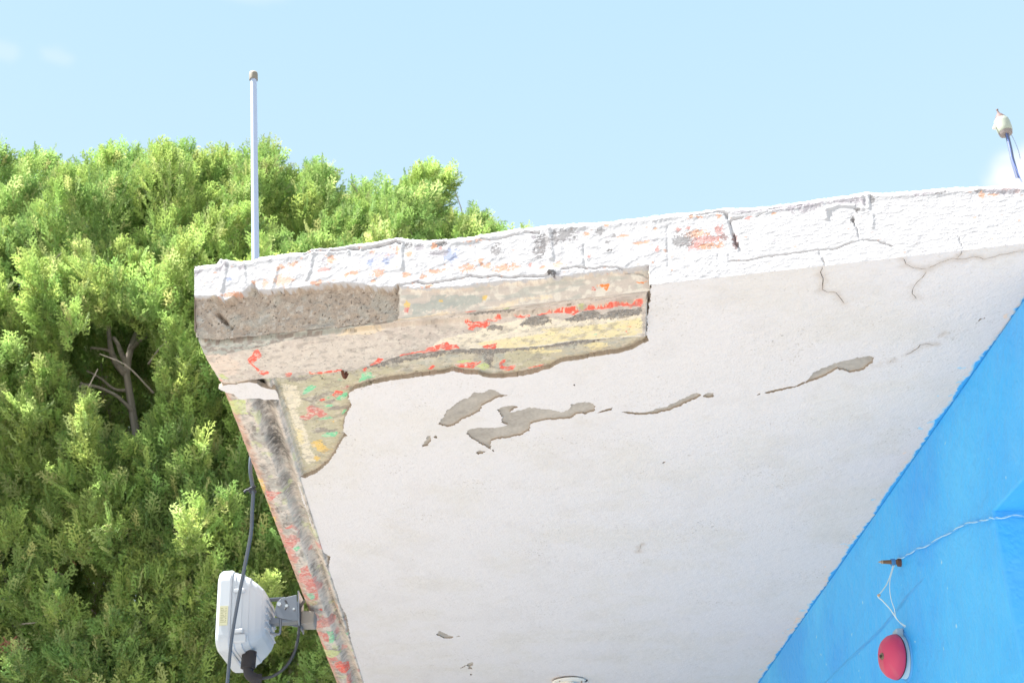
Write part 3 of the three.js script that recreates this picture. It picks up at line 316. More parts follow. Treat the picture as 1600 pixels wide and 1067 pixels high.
function under(u, w) {          // height of the old moulding over the soffit plane
  const q = u - leftEdge(w), m1 = along(step1, u) + 0.002 * fbm(u * 80, 1, 3, 61), m2 = along(step2, u) + 0.003 * fbm(u * 70, 4, 3, 63);
  let rough = 0, proud = 0; for (const p of paints) { if (p.c === 'rough') { const d = signed(p, u, w); if (d > -0.003) rough = Math.max(rough, smooth(-0.003, 0.003, d)); } else if (p.c === 'red' || p.c === 'green' || p.c === 'rose') { const d = signed(p, u + 0.002 * fbm(u * 200, w * 200, 2, 5), w); if (d > 0) proud = 0.0006; } }
  const b1 = mix(0, 0.005, smooth(0, 0.012, w)), t = clamp((w - m1) / (m2 - m1 + 1e-6)), b2 = -0.002 - 0.006 * Math.sin(Math.PI * clamp(t * 0.85 + 0.1)), b3 = 0.0125;
  const cove = mix(-0.002, -0.005, smooth(0, 0.03, q)) + 0.003 * smooth(0.1, 0.13, q) + 0.022 * smooth(0.06, 0.09, q) * smooth(0.122, 0.098, q) + 0.007 * smooth(0.126, 0.129, q) * smooth(0.136, 0.131, q);
  const back = mix(cove, b3, smooth(0.131, 0.137, q));
  let g = w < m2 ? mix(b1, b2, smooth(m1 - 0.0015, m1 + 0.0015, w)) : back; if (w >= m2 - 0.004) g = mix(w < m2 ? g : b2, back, smooth(m2 - 0.004, m2 + 0.006, w));
  g += 0.0012 * fbm(u * 45, w * 45, 4, 65) + 0.0004 * fbm(u * 240, w * 240, 2, 67) + rough * (0.003 * fbm(u * 160, w * 160, 4, 69) + 0.0025) - proud;
  if (w > 0.28 && q < 0.12) g += 0.002 * fbm(u * 38, w * 14, 4, 71) + 0.0007 * fbm(u * 130, w * 50, 2, 73);
  if (q < 0.014) g += 0.007 * (1 - clamp(q / 0.014)) ** 2 + 0.003 * fbm(u * 20, w * 60, 3, 75) * (1 - q / 0.014);
  g = mix(g, 0.016, smooth(-0.004, 0.003, u - 1.032 - 0.078 * w));
  return g + groove(u, w);
}
const outAt0 = new Map(); const out0 = (u) => { const k = Math.round(u * 1000); if (!outAt0.has(k)) outAt0.set(k, fasciaOut(k / 1000, 0)); return outAt0.get(k); };
function sheet(nu, nv, at, uvAt) {   // a grid of points
  const P = new Float32Array((nu + 1) * (nv + 1) * 3), T = new Float32Array((nu + 1) * (nv + 1) * 2), I = new Uint32Array(nu * nv * 6); let o = 0, k = 0;
  for (let j = 0; j <= nv; j++) for (let i = 0; i <= nu; i++) { const [x, y, z, a, b] = at(i / nu, j / nv, i, j); P[o * 3] = x; P[o * 3 + 1] = y; P[o * 3 + 2] = z; const q = uvAt(a, b); T[o * 2] = q[0]; T[o * 2 + 1] = q[1]; o++; }
  for (let j = 0; j < nv; j++) for (let i = 0; i < nu; i++) { const a = j * (nu + 1) + i, b = a + 1, c = a + nu + 1, d = c + 1; I[k++] = a; I[k++] = b; I[k++] = d; I[k++] = a; I[k++] = d; I[k++] = c; }
  const g = new THREE.BufferGeometry(); g.setAttribute('position', new THREE.BufferAttribute(P, 3)); g.setAttribute('uv', new THREE.BufferAttribute(T, 2)); g.setIndex(new THREE.BufferAttribute(I, 1)); g.computeVertexNormals(); return g;
}
// what the old coats of paint, render and concrete look like at (u, s): base colour and fine relief
const COL = { beige: rgb(222, 204, 178), slate: rgb(168, 170, 164), dust: rgb(206, 195, 185), pink: rgb(216, 198, 184), cream: rgb(230, 219, 198), yellow: rgb(230, 214, 166), olive: rgb(186, 179, 152), ochre: rgb(226, 190, 108), rough: rgb(142, 137, 132), stain: rgb(146, 138, 132), red: rgb(234, 104, 88), rose: rgb(208, 128, 120), orange: rgb(226, 132, 74), green: rgb(128, 204, 158), lime: rgb(196, 206, 142), greige: rgb(196, 184, 175), white: rgb(182, 181, 185), concrete: rgb(162, 148, 136), flake_o: rgb(188, 136, 108), flake_p: rgb(196, 160, 140), flake_l: rgb(148, 143, 150), flake_v: rgb(168, 168, 182), flake_b: rgb(132, 142, 172), flake_r: rgb(176, 122, 116), flake_m: rgb(124, 96, 94), flake_d: rgb(118, 115, 117), flake_k: rgb(72, 68, 67) };
const blend = (c, k, t) => { c[0] = mix(c[0], k[0], t); c[1] = mix(c[1], k[1], t); c[2] = mix(c[2], k[2], t); };
const flakes = FLAKES.map(([x, y, a, b, k]) => [x, y, a, b, COL['flake_' + k]]);
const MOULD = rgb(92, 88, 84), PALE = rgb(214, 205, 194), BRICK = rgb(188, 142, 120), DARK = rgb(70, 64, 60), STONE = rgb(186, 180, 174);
function coat(u, s, c) {
  const fine = fbm(u * 700, s * 700, 2, 101), mid = fbm(u * 90, s * 90, 4, 103), big = fbm(u * 14, s * 14, 3, 107);
  const wu = u + 0.0035 * fbm(u * 120, s * 120, 3, 111), ws = s + 0.0035 * fbm(u * 120, s * 120, 3, 113);
  let height = 0.5 + 0.25 * fine;
  if (s < 0) {
    c[0] = COL.white[0]; c[1] = COL.white[1]; c[2] = COL.white[2]; const h = -s, old = 1 - smooth(1.14, 1.17, wu), fromTop = topH(u) - h;
    const worn = old * 0.10 + (fromTop < 0.03 && fromTop > 0.006 ? 0.1 * smooth(-0.1, 0.3, big) : 0) - 0.22;
    const a = fbm(u * 70 + 3, s * 110, 5, 121), b = fbm(u * 60 + 9, s * 130, 5, 127), e = fbm(u * 240, s * 240, 3, 131);
    if (a > 0.42 - worn) blend(c, COL.flake_o, 0.6 * smooth(0.42 - worn, 0.46 - worn, a));
    if (b > 0.38 - worn) blend(c, COL.flake_l, 0.7 * smooth(0.38 - worn, 0.42 - worn, b));
    if (e > 0.5 - worn) blend(c, COL.flake_d, 0.5 * smooth(0.5 - worn, 0.6 - worn, e));
    for (const [x, y, ra, rb, k] of flakes) { const q = ((wu - x) / ra) ** 2 + ((ws - y) / rb) ** 2; if (q < 3.2) { const m = smooth(-0.12, 0.12, 0.62 - q * 0.55 + 0.9 * fbm(u * 130, s * 170, 3, 141) + 0.8 * fbm(u * 420, s * 460, 2, 143)); if (m > 0) { blend(c, k, 0.78 * m); height -= 0.2 * m; } } }
    const mG = smooth(-0.0012, 0.0012, signed(oldRender, wu, ws)); if (mG > 0) { const k = [...COL.greige]; blend(k, PALE, smooth(-0.1, 0.35, mid)); blend(k, COL.slate, 0.6 * smooth(0.05, 0.4, fbm(u * 24, s * 90, 3, 145))); blend(c, k, mG); }
  } else {
    const q = u - leftEdge(s), m2 = along(step2, u);
    c[0] = COL.greige[0]; c[1] = COL.greige[1]; c[2] = COL.greige[2]; blend(c, PALE, 0.7 * smooth(-0.2, 0.4, mid)); blend(c, COL.stain, 0.45 * smooth(0.05, 0.45, big + 0.4 * mid));
    if (s > m2) { const far = smooth(0.128, 0.133, q); if (far < 1) { const k = [...COL.dust]; blend(k, COL.stain, 0.65 * smooth(-0.05, 0.35, fbm(u * 40, s * 16, 4, 151))); blend(k, PALE, 0.6 * smooth(0.1, 0.4, mid)); blend(k, COL.slate, 0.5 * smooth(0.1, 0.3, fbm(u * 60, s * 30, 3, 153)));
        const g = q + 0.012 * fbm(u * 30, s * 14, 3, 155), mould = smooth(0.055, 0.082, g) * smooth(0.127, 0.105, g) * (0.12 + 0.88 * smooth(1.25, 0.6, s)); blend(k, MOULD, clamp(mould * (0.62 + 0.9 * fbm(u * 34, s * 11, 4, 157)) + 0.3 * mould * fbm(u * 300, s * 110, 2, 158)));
        blend(k, BRICK, 0.75 * smooth(0.03, 0.008, q + 0.012 * fbm(u * 60, s * 90, 3, 159))); blend(k, DARK, 0.4 * smooth(0.3, 0.45, fbm(u * 60, s * 24, 4, 163))); blend(k, COL.rose, 0.6 * smooth(0.2, 0.32, fbm(u * 30, s * 12, 4, 164)) * smooth(0.9, 1.4, s)); blend(k, COL.lime, 0.4 * smooth(0.34, 0.42, fbm(u * 30, s * 12, 4, 168))); blend(c, k, 1 - far); } else { blend(c, COL.olive, 0.6); blend(c, COL.slate, 0.6 * smooth(0, 0.35, fbm(u * 60, s * 60, 4, 165))); } }
    const mL = smooth(-0.002, 0.002, signed(greyLedge, wu, ws)); if (mL > 0) { const k = [...COL.slate]; blend(k, COL.stain, smooth(-0.2, 0.3, mid)); blend(c, k, mL); }
  }
  const mC = smooth(-0.0012, 0.0012, signed(concrete, wu, ws)); if (mC > 0) { const k = [...COL.concrete]; blend(k, PALE, 0.3 * smooth(0, 0.5, mid)); blend(k, COL.slate, 0.35 * smooth(0.1, 0.5, fbm(u * 26, s * 26, 4, 171))); const st = fbm(u * 90, s * 90, 2, 173); blend(k, STONE, 0.6 * smooth(0.5, 0.56, st)); blend(k, DARK, 0.8 * smooth(0.55, 0.7, fbm(u * 210, s * 210, 2, 48))); const v = 1 + 0.16 * fine; blend(c, [k[0] * v, k[1] * v, k[2] * v], mC); height += 0.3 * mC * fbm(u * 300, s * 300, 3, 175); }
  const worn = fbm(u * 130, s * 170, 4, 181);
  for (const p of paints) { const e = 0.0016 * p.w; let d = signed(p, u + e * fbm(u * 200, s * 200, 3, 183) * 2, s + e * fbm(u * 200, s * 200, 3, 187) * 2); if (d > -0.0012) { d -= 0.0022 * Math.max(0, fbm(u * 150, s * 150, 3, 189));
      let m = smooth(-0.0008 * p.w, 0.0008 * p.w, d), k = COL[p.c];
      if (p.c === 'rough') { const g = fbm(u * 330, s * 330, 3, 191); k = [k[0] * (1 + 0.55 * g), k[1] * (1 + 0.55 * g), k[2] * (1 + 0.55 * g)]; if (g > 0.4) k = DARK; m *= 0.95; height += 0.4 * g * m; }
      else if (p.c === 'red' || p.c === 'green' || p.c === 'rose' || p.c === 'orange') { m *= 1 - 0.85 * smooth(0.24, 0.4, worn + 0.3 * fbm(u * 480, s * 480, 2, 188)); k = [k[0], k[1], k[2]]; const v = 1 + 0.1 * mid; k = k.map((x) => x * v); if (p.c === 'rose') blend(k, COL.dust, 0.35 * smooth(0, 0.4, mid)); height += 0.15 * m; if (m < 1 && m > 0.05) blend(c, COL.cream, 0.5); }
      else { m *= 0.85 - 0.35 * smooth(0.1, 0.4, worn); const v = 1 + 0.08 * mid; k = k.map((x) => x * v); }
      blend(c, k, m); } }
  if (s > 0.0 && mC <= 0) { blend(c, COL.stain, 0.5 * smooth(0.08, 0.5, fbm(u * 55, s * 70, 5, 193))); blend(c, PALE, 0.45 * smooth(0.15, 0.5, fbm(u * 75, s * 95, 4, 195))); blend(c, DARK, 0.45 * smooth(0.42, 0.55, fbm(u * 190, s * 210, 3, 197))); }
  const v = 1 + 0.08 * fine; c[0] *= v; c[1] *= v; c[2] *= v; return clamp(height);
}
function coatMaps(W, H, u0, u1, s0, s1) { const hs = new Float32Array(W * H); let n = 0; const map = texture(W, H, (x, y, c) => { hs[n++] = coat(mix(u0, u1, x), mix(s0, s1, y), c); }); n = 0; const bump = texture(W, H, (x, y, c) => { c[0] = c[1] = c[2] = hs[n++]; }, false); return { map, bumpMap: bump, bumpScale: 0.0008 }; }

const canopy = thing('concrete_canopy', 'flat concrete canopy with crumbling painted cornice, peeling white soffit and sunlit white fascia', 'canopy');
{
  const U0 = -0.03, U1 = 1.09, S0 = -0.215, S1 = 0.43;
  const mFront = mat('#ffffff', 0.9, coatMaps(1400, 806, U0, U1, S0, S1)), uvFront = (u, s) => [(u - U0) / (U1 - U0), (s - S0) / (S1 - S0)];
  const place = (u, h, n) => [F0[0] + u * EX + n * ED, Y0 + h, -(F0[1] + u * ED - n * EX)];
  const rows = 104, lip = 14, fascia = (ua, ub, nu, uv) => sheet(nu, rows + lip, (x, y, i, j) => { let u = mix(ua, ub, x);
    const t = topH(u); if (j <= rows) { const h = t * (j / rows); if (ua <= 0 && x < 0.1) u += -0.128 * h * (1 - x / 0.1); return [...place(u, h - (u > 1.04 && j === 0 ? 0.0012 : 0), j === 0 ? out0(u) : fasciaOut(u, h)), u, -h]; }
    const k = (j - rows) / lip, d = 0.006 + 0.3 * k * k; if (ua <= 0 && x < 0.1) u += -0.128 * t * (1 - x / 0.1); return [...place(u, t - 0.002 * k + 0.003 * fbm(u * 30, d * 30, 3, 199) * Math.min(1, k * 5) - 0.03 * k, -d), u, -t - 0.002 * k]; }, uv);
  part('fascia', fascia(0, 1.05, 700, uvFront), mFront, canopy, 'rough sunlit fascia with flaking white, orange and grey paint');
  const V0 = 1.03, V1 = 2.0; const mRight = mat('#ffffff', 0.9, coatMaps(1200, 272, V0, V1, -0.215, 0.005)), uvRight = (u, s) => [(u - V0) / (V1 - V0), (s + 0.215) / 0.22];
  part('fascia', fascia(1.05, 2.0, 520, uvRight), mRight, canopy, 'white roughcast fascia with hairline cracks and coating drips');
  part('fascia', fascia(2.0, 4.6, 300, uvRight), mRight, canopy);
  // the old moulding under the front edge, laid bare where the render has fallen
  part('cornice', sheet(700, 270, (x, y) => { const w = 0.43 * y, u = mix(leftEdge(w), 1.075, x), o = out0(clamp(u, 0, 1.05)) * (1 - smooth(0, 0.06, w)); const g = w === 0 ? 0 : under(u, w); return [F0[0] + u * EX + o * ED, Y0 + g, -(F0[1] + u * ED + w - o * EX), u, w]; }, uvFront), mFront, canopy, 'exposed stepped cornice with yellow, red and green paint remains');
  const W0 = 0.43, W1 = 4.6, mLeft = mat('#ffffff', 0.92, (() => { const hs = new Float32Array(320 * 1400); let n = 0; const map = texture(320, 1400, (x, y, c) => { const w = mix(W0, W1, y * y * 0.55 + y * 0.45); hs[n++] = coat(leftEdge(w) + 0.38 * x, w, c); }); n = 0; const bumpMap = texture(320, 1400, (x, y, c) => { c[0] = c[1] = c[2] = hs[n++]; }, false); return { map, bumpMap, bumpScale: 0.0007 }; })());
  const warp = (t) => t * t * 0.55 + t * 0.45;
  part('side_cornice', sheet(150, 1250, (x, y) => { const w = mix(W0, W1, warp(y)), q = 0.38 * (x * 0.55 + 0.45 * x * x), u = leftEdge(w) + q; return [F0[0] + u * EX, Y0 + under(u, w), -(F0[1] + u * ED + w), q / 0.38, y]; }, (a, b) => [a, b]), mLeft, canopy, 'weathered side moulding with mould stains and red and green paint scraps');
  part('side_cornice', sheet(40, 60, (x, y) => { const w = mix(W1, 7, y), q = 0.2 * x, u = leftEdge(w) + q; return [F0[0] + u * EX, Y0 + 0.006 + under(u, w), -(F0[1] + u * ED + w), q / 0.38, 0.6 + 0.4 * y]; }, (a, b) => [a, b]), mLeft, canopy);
  // end face on the left
  part('end_face', sheet(700, 40, (x, y) => { const w = 7 * (0.2 * x + 0.8 * x * x), h = mix(0.012, topH(0), y), u = leftEdge(w) - 0.128 * h * Math.exp(-w * 3) + 0.003 * fbm(w * 40, h * 40, 3, 7) * Math.min(1, w * 40); return [F0[0] + u * EX, Y0 + h, -(F0[1] + u * ED + w), w, h]; }, (a, b) => [a, b]), mat(rgb(176, 158, 144), 0.95), canopy);
  // the slab itself
  const c = new THREE.Shape(); c.moveTo(-0.64, 2.6); c.lineTo(4.4, 2.6 + 5.04 * ED / EX); c.lineTo(4.4, 9.4); c.lineTo(-0.84, 9.4); c.closePath();
  part('slab', new THREE.ExtrudeGeometry(c, { depth: 0.11, bevelEnabled: false }).rotateX(-Math.PI / 2).translate(0, Y0 + 0.024, 0), mat(rgb(150, 146, 140), 0.95), canopy);

  // render on the soffit: a cement coat and a white coat over it, broken along the cornice, peeled and cracked
  const R = rng(5);
  const ragged = (a, closed, amp, step) => { const p = pairs(a), o = []; for (let i = 0; i < p.length - (closed ? 0 : 1); i++) { const A = p[i], B = p[(i + 1) % p.length], L = Math.hypot(B[0] - A[0], B[1] - A[1]), n = Math.max(1, Math.round(L / step)); for (let k = 0; k < n; k++) { const t = k / n, x = mix(A[0], B[0], t), y = mix(A[1], B[1], t); o.push([x + amp * fbm(x * 160, y * 160, 3, 211) + 0.3 * amp * (R() - 0.5), y + amp * 1.3 * fbm(x * 160, y * 160, 3, 217) + 0.3 * amp * (R() - 0.5)]); } } if (!closed) o.push(p[p.length - 1]); return o; };
  const edge = ragged(SKIN_EDGE, false, 0.0042, 0.004); const near0 = edge[edge.length - 1];
  const lineD = (x) => F0[1] + (x - F0[0]) / EX * ED + 0.0015;
  const front = []; for (let x = near0[0] + 0.01; x < 1.14; x += 0.01) front.push([x, lineD(x) + 0.0006 * vn(x * 120, 1, 4)]);
  const outline = [...edge, [near0[0] + 0.002, lineD(near0[0]) ], ...front, [1.14, 9.3], [-0.72, 9.3], [-0.7, 7]];
  const slit = (a, w, grow) => { const p = ragged(a, false, 0.0035, 0.008), L = [], Rr = []; for (let i = 0; i < p.length; i++) { const A = p[Math.max(0, i - 1)], B = p[Math.min(p.length - 1, i + 1)], l = Math.hypot(B[0] - A[0], B[1] - A[1]) || 1, nx = -(B[1] - A[1]) / l, ny = (B[0] - A[0]) / l, e = i === 0 || i === p.length - 1 ? 0.15 : 1, k = (w * grow / 2) * e * (0.6 + 0.8 * hash(i, 3, p.length)); L.push([p[i][0] + nx * k, p[i][1] + ny * k]); Rr.push([p[i][0] - nx * k, p[i][1] - ny * k]); } return [...L, ...Rr.reverse()]; };
  const path = (pts, C = THREE.Path) => { const s = new C(); pts.forEach(([x, y], i) => (i ? s.lineTo(x, y) : s.moveTo(x, y))); s.closePath(); return s; };
  const uvSoffit = (g) => { const p = g.attributes.position, t = g.attributes.uv; for (let i = 0; i < p.count; i++) t.setXY(i, (p.getX(i) + 0.8) / 2, (-p.getZ(i) - 2) / 4.4); return g; };
  const skinShape = path(outline, THREE.Shape); for (const a of PEELS) skinShape.holes.push(path(ragged(a, true, 0.0045, 0.004))); for (const [a, w] of SOFFIT_CRACKS) skinShape.holes.push(path(slit(a, w, 0.65)));
  const coatShape = path(outline.map(([x, y], i) => { if (i < 1 || i >= edge.length - 2) return [x, y]; const A = outline[i - 1], B = outline[i + 1], l = Math.hypot(B[0] - A[0], B[1] - A[1]) || 1, k = 0.0055 * fbm(x * 30, y * 30, 3, 6) + 0.0015; return [x - (B[1] - A[1]) / l * k, y + (B[0] - A[0]) / l * k]; }), THREE.Shape); for (const [a, w] of SOFFIT_CRACKS) coatShape.holes.push(path(slit(a, w, 0.55)));
  const soffitCracks = SOFFIT_CRACKS.map(([a]) => poly(a)), brown = rgb(176, 160, 144), paintBlue = rgb(60, 174, 243), dirt = rgb(180, 172, 164), sky1 = rgb(150, 208, 236), peach = rgb(232, 206, 184), base = rgb(215, 211, 212), cream = rgb(212, 207, 203);
  const mapSoffit = texture(1280, 1400, (x, y, c) => { const X = x * 2 - 0.8, D = y * 4.4 + 2; const n1 = fbm(X * 6, D * 6, 4, 301), n2 = fbm(X * 40, D * 40, 4, 303), n3 = fbm(X * 420, D * 300, 2, 307);
    c[0] = base[0]; c[1] = base[1]; c[2] = base[2]; blend(c, cream, 0.6 * smooth(-0.2, 0.5, n1 + 0.2 * n2)); blend(c, dirt, 0.07 * smooth(0.2, 0.6, n2 + 0.5 * n1));
    const pore = fbm(X * 260, D * 200, 2, 311) + 0.35 * fbm(X * 9, D * 9, 2, 313); if (pore > 0.66) blend(c, dirt, 0.45); if (pore > 0.95) blend(c, DARK, 0.4);
    let near2 = 1; for (const o of soffitCracks) { const b = o.b; if (X > b[0] - 0.02 && X < b[2] + 0.02 && D > b[1] - 0.02 && D < b[3] + 0.02) near2 = Math.min(near2, segDist(o.p, X, D, false)); } if (near2 < 0.03) blend(c, brown, 0.5 * smooth(0.028, 0, near2 + 0.016 * (0.5 + n2)));
    blend(c, dirt, 0.1 * smooth(0.1, 0.5, fbm(X * 11, D * 8, 5, 315)));
    const e = 1.1 - X, sm = fbm(X * 26 + D * 8, D * 26, 4, 317); if (e < 0.06 && D > 2.3) { if (sm > 0.34 + e * 7) blend(c, sky1, 0.75); else if (fbm(X * 34, D * 20, 3, 319) > 0.42 + e * 5) blend(c, peach, 0.8); }
    const lap = 0.003 + 0.010 * fbm(D * 9, 2, 3, 321) + 0.007 * fbm(D * 60, X * 60, 3, 323); if (e < lap + 0.004) blend(c, sky1, 0.7 * smooth(lap + 0.004, lap + 0.001, e)); if (e < lap) blend(c, paintBlue, smooth(lap, lap - 0.002, e));
    const v = 1 + 0.03 * n3; c[0] *= v; c[1] *= v; c[2] *= v; });
  const bumpSoffit = texture(1024, 1024, (x, y, c) => { const X = x * 0.9, D = y * 0.9; c[0] = c[1] = c[2] = 0.5 + 0.22 * fbm(X * 14, D * 14, 3, 331) + 0.16 * fbm(X * 70, D * 70, 3, 333) + 0.09 * fbm(X * 300, D * 300, 2, 337); }, false); bumpSoffit.repeat.set(2 / 0.9, 4.4 / 0.9);
  const cement = mat('#ffffff', 0.95, { map: texture(1024, 1024, (x, y, c) => { const k = rgb(170, 163, 155), v = 1 + 0.22 * fbm(x * 60, y * 130, 4, 341) + 0.16 * fbm(x * 400, y * 800, 2, 343); c[0] = k[0] * v; c[1] = k[1] * v; c[2] = k[2] * v; }) });
  const edgeMat = mat(rgb(158, 146, 134), 0.95), white = mat('#ffffff', 0.85, { map: mapSoffit, bumpMap: bumpSoffit, bumpScale: 0.004 });
  const lay = (shape, y, d) => uvSoffit(new THREE.ExtrudeGeometry(shape, { depth: d, bevelEnabled: false }).rotateX(-Math.PI / 2).translate(0, y, 0));
  part('soffit_render', lay(coatShape, Y0 + 0.0046, 0.0095), [cement, edgeMat], canopy, 'grey cement coat bared where the white paint has peeled');
  part('soffit_skin', lay(skinShape, Y0, 0.0045), [white, edgeMat], canopy, 'white soffit render with peeled patches and cracks');
  part('render_scrap', lay(path(ragged(ISLAND, true, 0.0018, 0.004), THREE.Shape), Y0 - 0.0075, 0.012), [white, edgeMat], canopy, 'white scrap of render left on the corner of the moulding');
  // a rusty tie standing out of the cornice
  part('rusty_tie', mergeGeometries([tube([[-0.404, 3.02, -2.703], [-0.403, 2.992, -2.702], [-0.398, 2.986, -2.712], [-0.396, 3.015, -2.716]], 0.0035, 16, 6), tube([[-0.407, 3.0, -2.725], [-0.401, 2.993, -2.735], [-0.394, 3.004, -2.73]], 0.003, 12, 6)]), mat(rgb(96, 58, 44), 0.9), canopy);
}

// ---------- blue building wall ----------
{
  const wall = thing('building_wall', 'bright blue painted building wall under the canopy, with a doorway edge', 'wall');
  const blue = rgb(60, 174, 243), pale = rgb(78, 186, 246), deep = rgb(50, 158, 238), chip = rgb(205, 226, 238), faded = rgb(92, 180, 240);
  const map = texture(1024, 1024, (x, y, c) => { const n = fbm(x * 9, y * 5, 4, 401), m = fbm(x * 60, y * 40, 3, 403); c[0] = blue[0]; c[1] = blue[1]; c[2] = blue[2]; const pa = fbm(x * 3 + 7, y * 2, 3, 407); blend(c, pale, 0.8 * smooth(-0.1, 0.5, n + 0.25 * m)); blend(c, deep, 0.7 * smooth(0.05, 0.5, -n + 0.3 * m)); blend(c, faded, 0.5 * smooth(0.1, 0.35, pa + 0.15 * m)); if (fbm(x * 170, y * 120, 2, 405) > 0.8) blend(c, chip, 0.6); });
  map.repeat.set(0.2, 0.33);
  const bump = texture(1024, 1024, (x, y, c) => { c[0] = c[1] = c[2] = 0.5 + 0.36 * fbm(x * 4, y * 4, 3, 411) + 0.13 * fbm(x * 40, y * 40, 3, 413) + 0.025 * fbm(x * 200, y * 200, 2, 417); }, false); bump.repeat.set(0.8, 0.8);
  const m = mat('#ffffff', 0.48, { map, bumpMap: bump, bumpScale: 0.016 });
  const s = new THREE.Shape(); [[2.755, 0], [9.4, 0], [9.4, 2.998], [2.22, 2.998], [2.22, 2.66], [2.755, 2.66]].forEach(([d, y], i) => (i ? s.lineTo(d, y) : s.moveTo(d, y))); s.closePath();
  part('side_wall', new THREE.ExtrudeGeometry(s, { depth: 0.24, bevelEnabled: true, bevelThickness: 0.006, bevelSize: 0.006, bevelOffset: -0.006, bevelSegments: 3 }).rotateY(Math.PI / 2).translate(1.106, 0, 0), m, wall);
  const box = (x0, x1, y0, y1, d0, d1) => { const g = new THREE.BoxGeometry(x1 - x0, y1 - y0, d1 - d0); g.translate((x0 + x1) / 2, (y0 + y1) / 2, -(d0 + d1) / 2); return g; };
  part('front_wall', box(1.353, 4.6, 0, 2.99, 2.757, 3.0), m, wall);
  part('lintel', box(1.353, 4.6, 2.662, 2.996, 2.0, 2.753), m, wall);
  part('back_wall', box(1.353, 4.6, 0, 2.99, 9.1, 9.38), m, wall);
  // an old wire buried under the paint
  part('buried_wire', tube([[1.1125, 2.70, -4.6], [1.112, 2.687, -4.14], [1.1125, 2.674, -3.74], [1.1122, 2.681, -3.45], [1.115, 2.684, -3.2]], 0.014, 80, 24), m, wall);
}
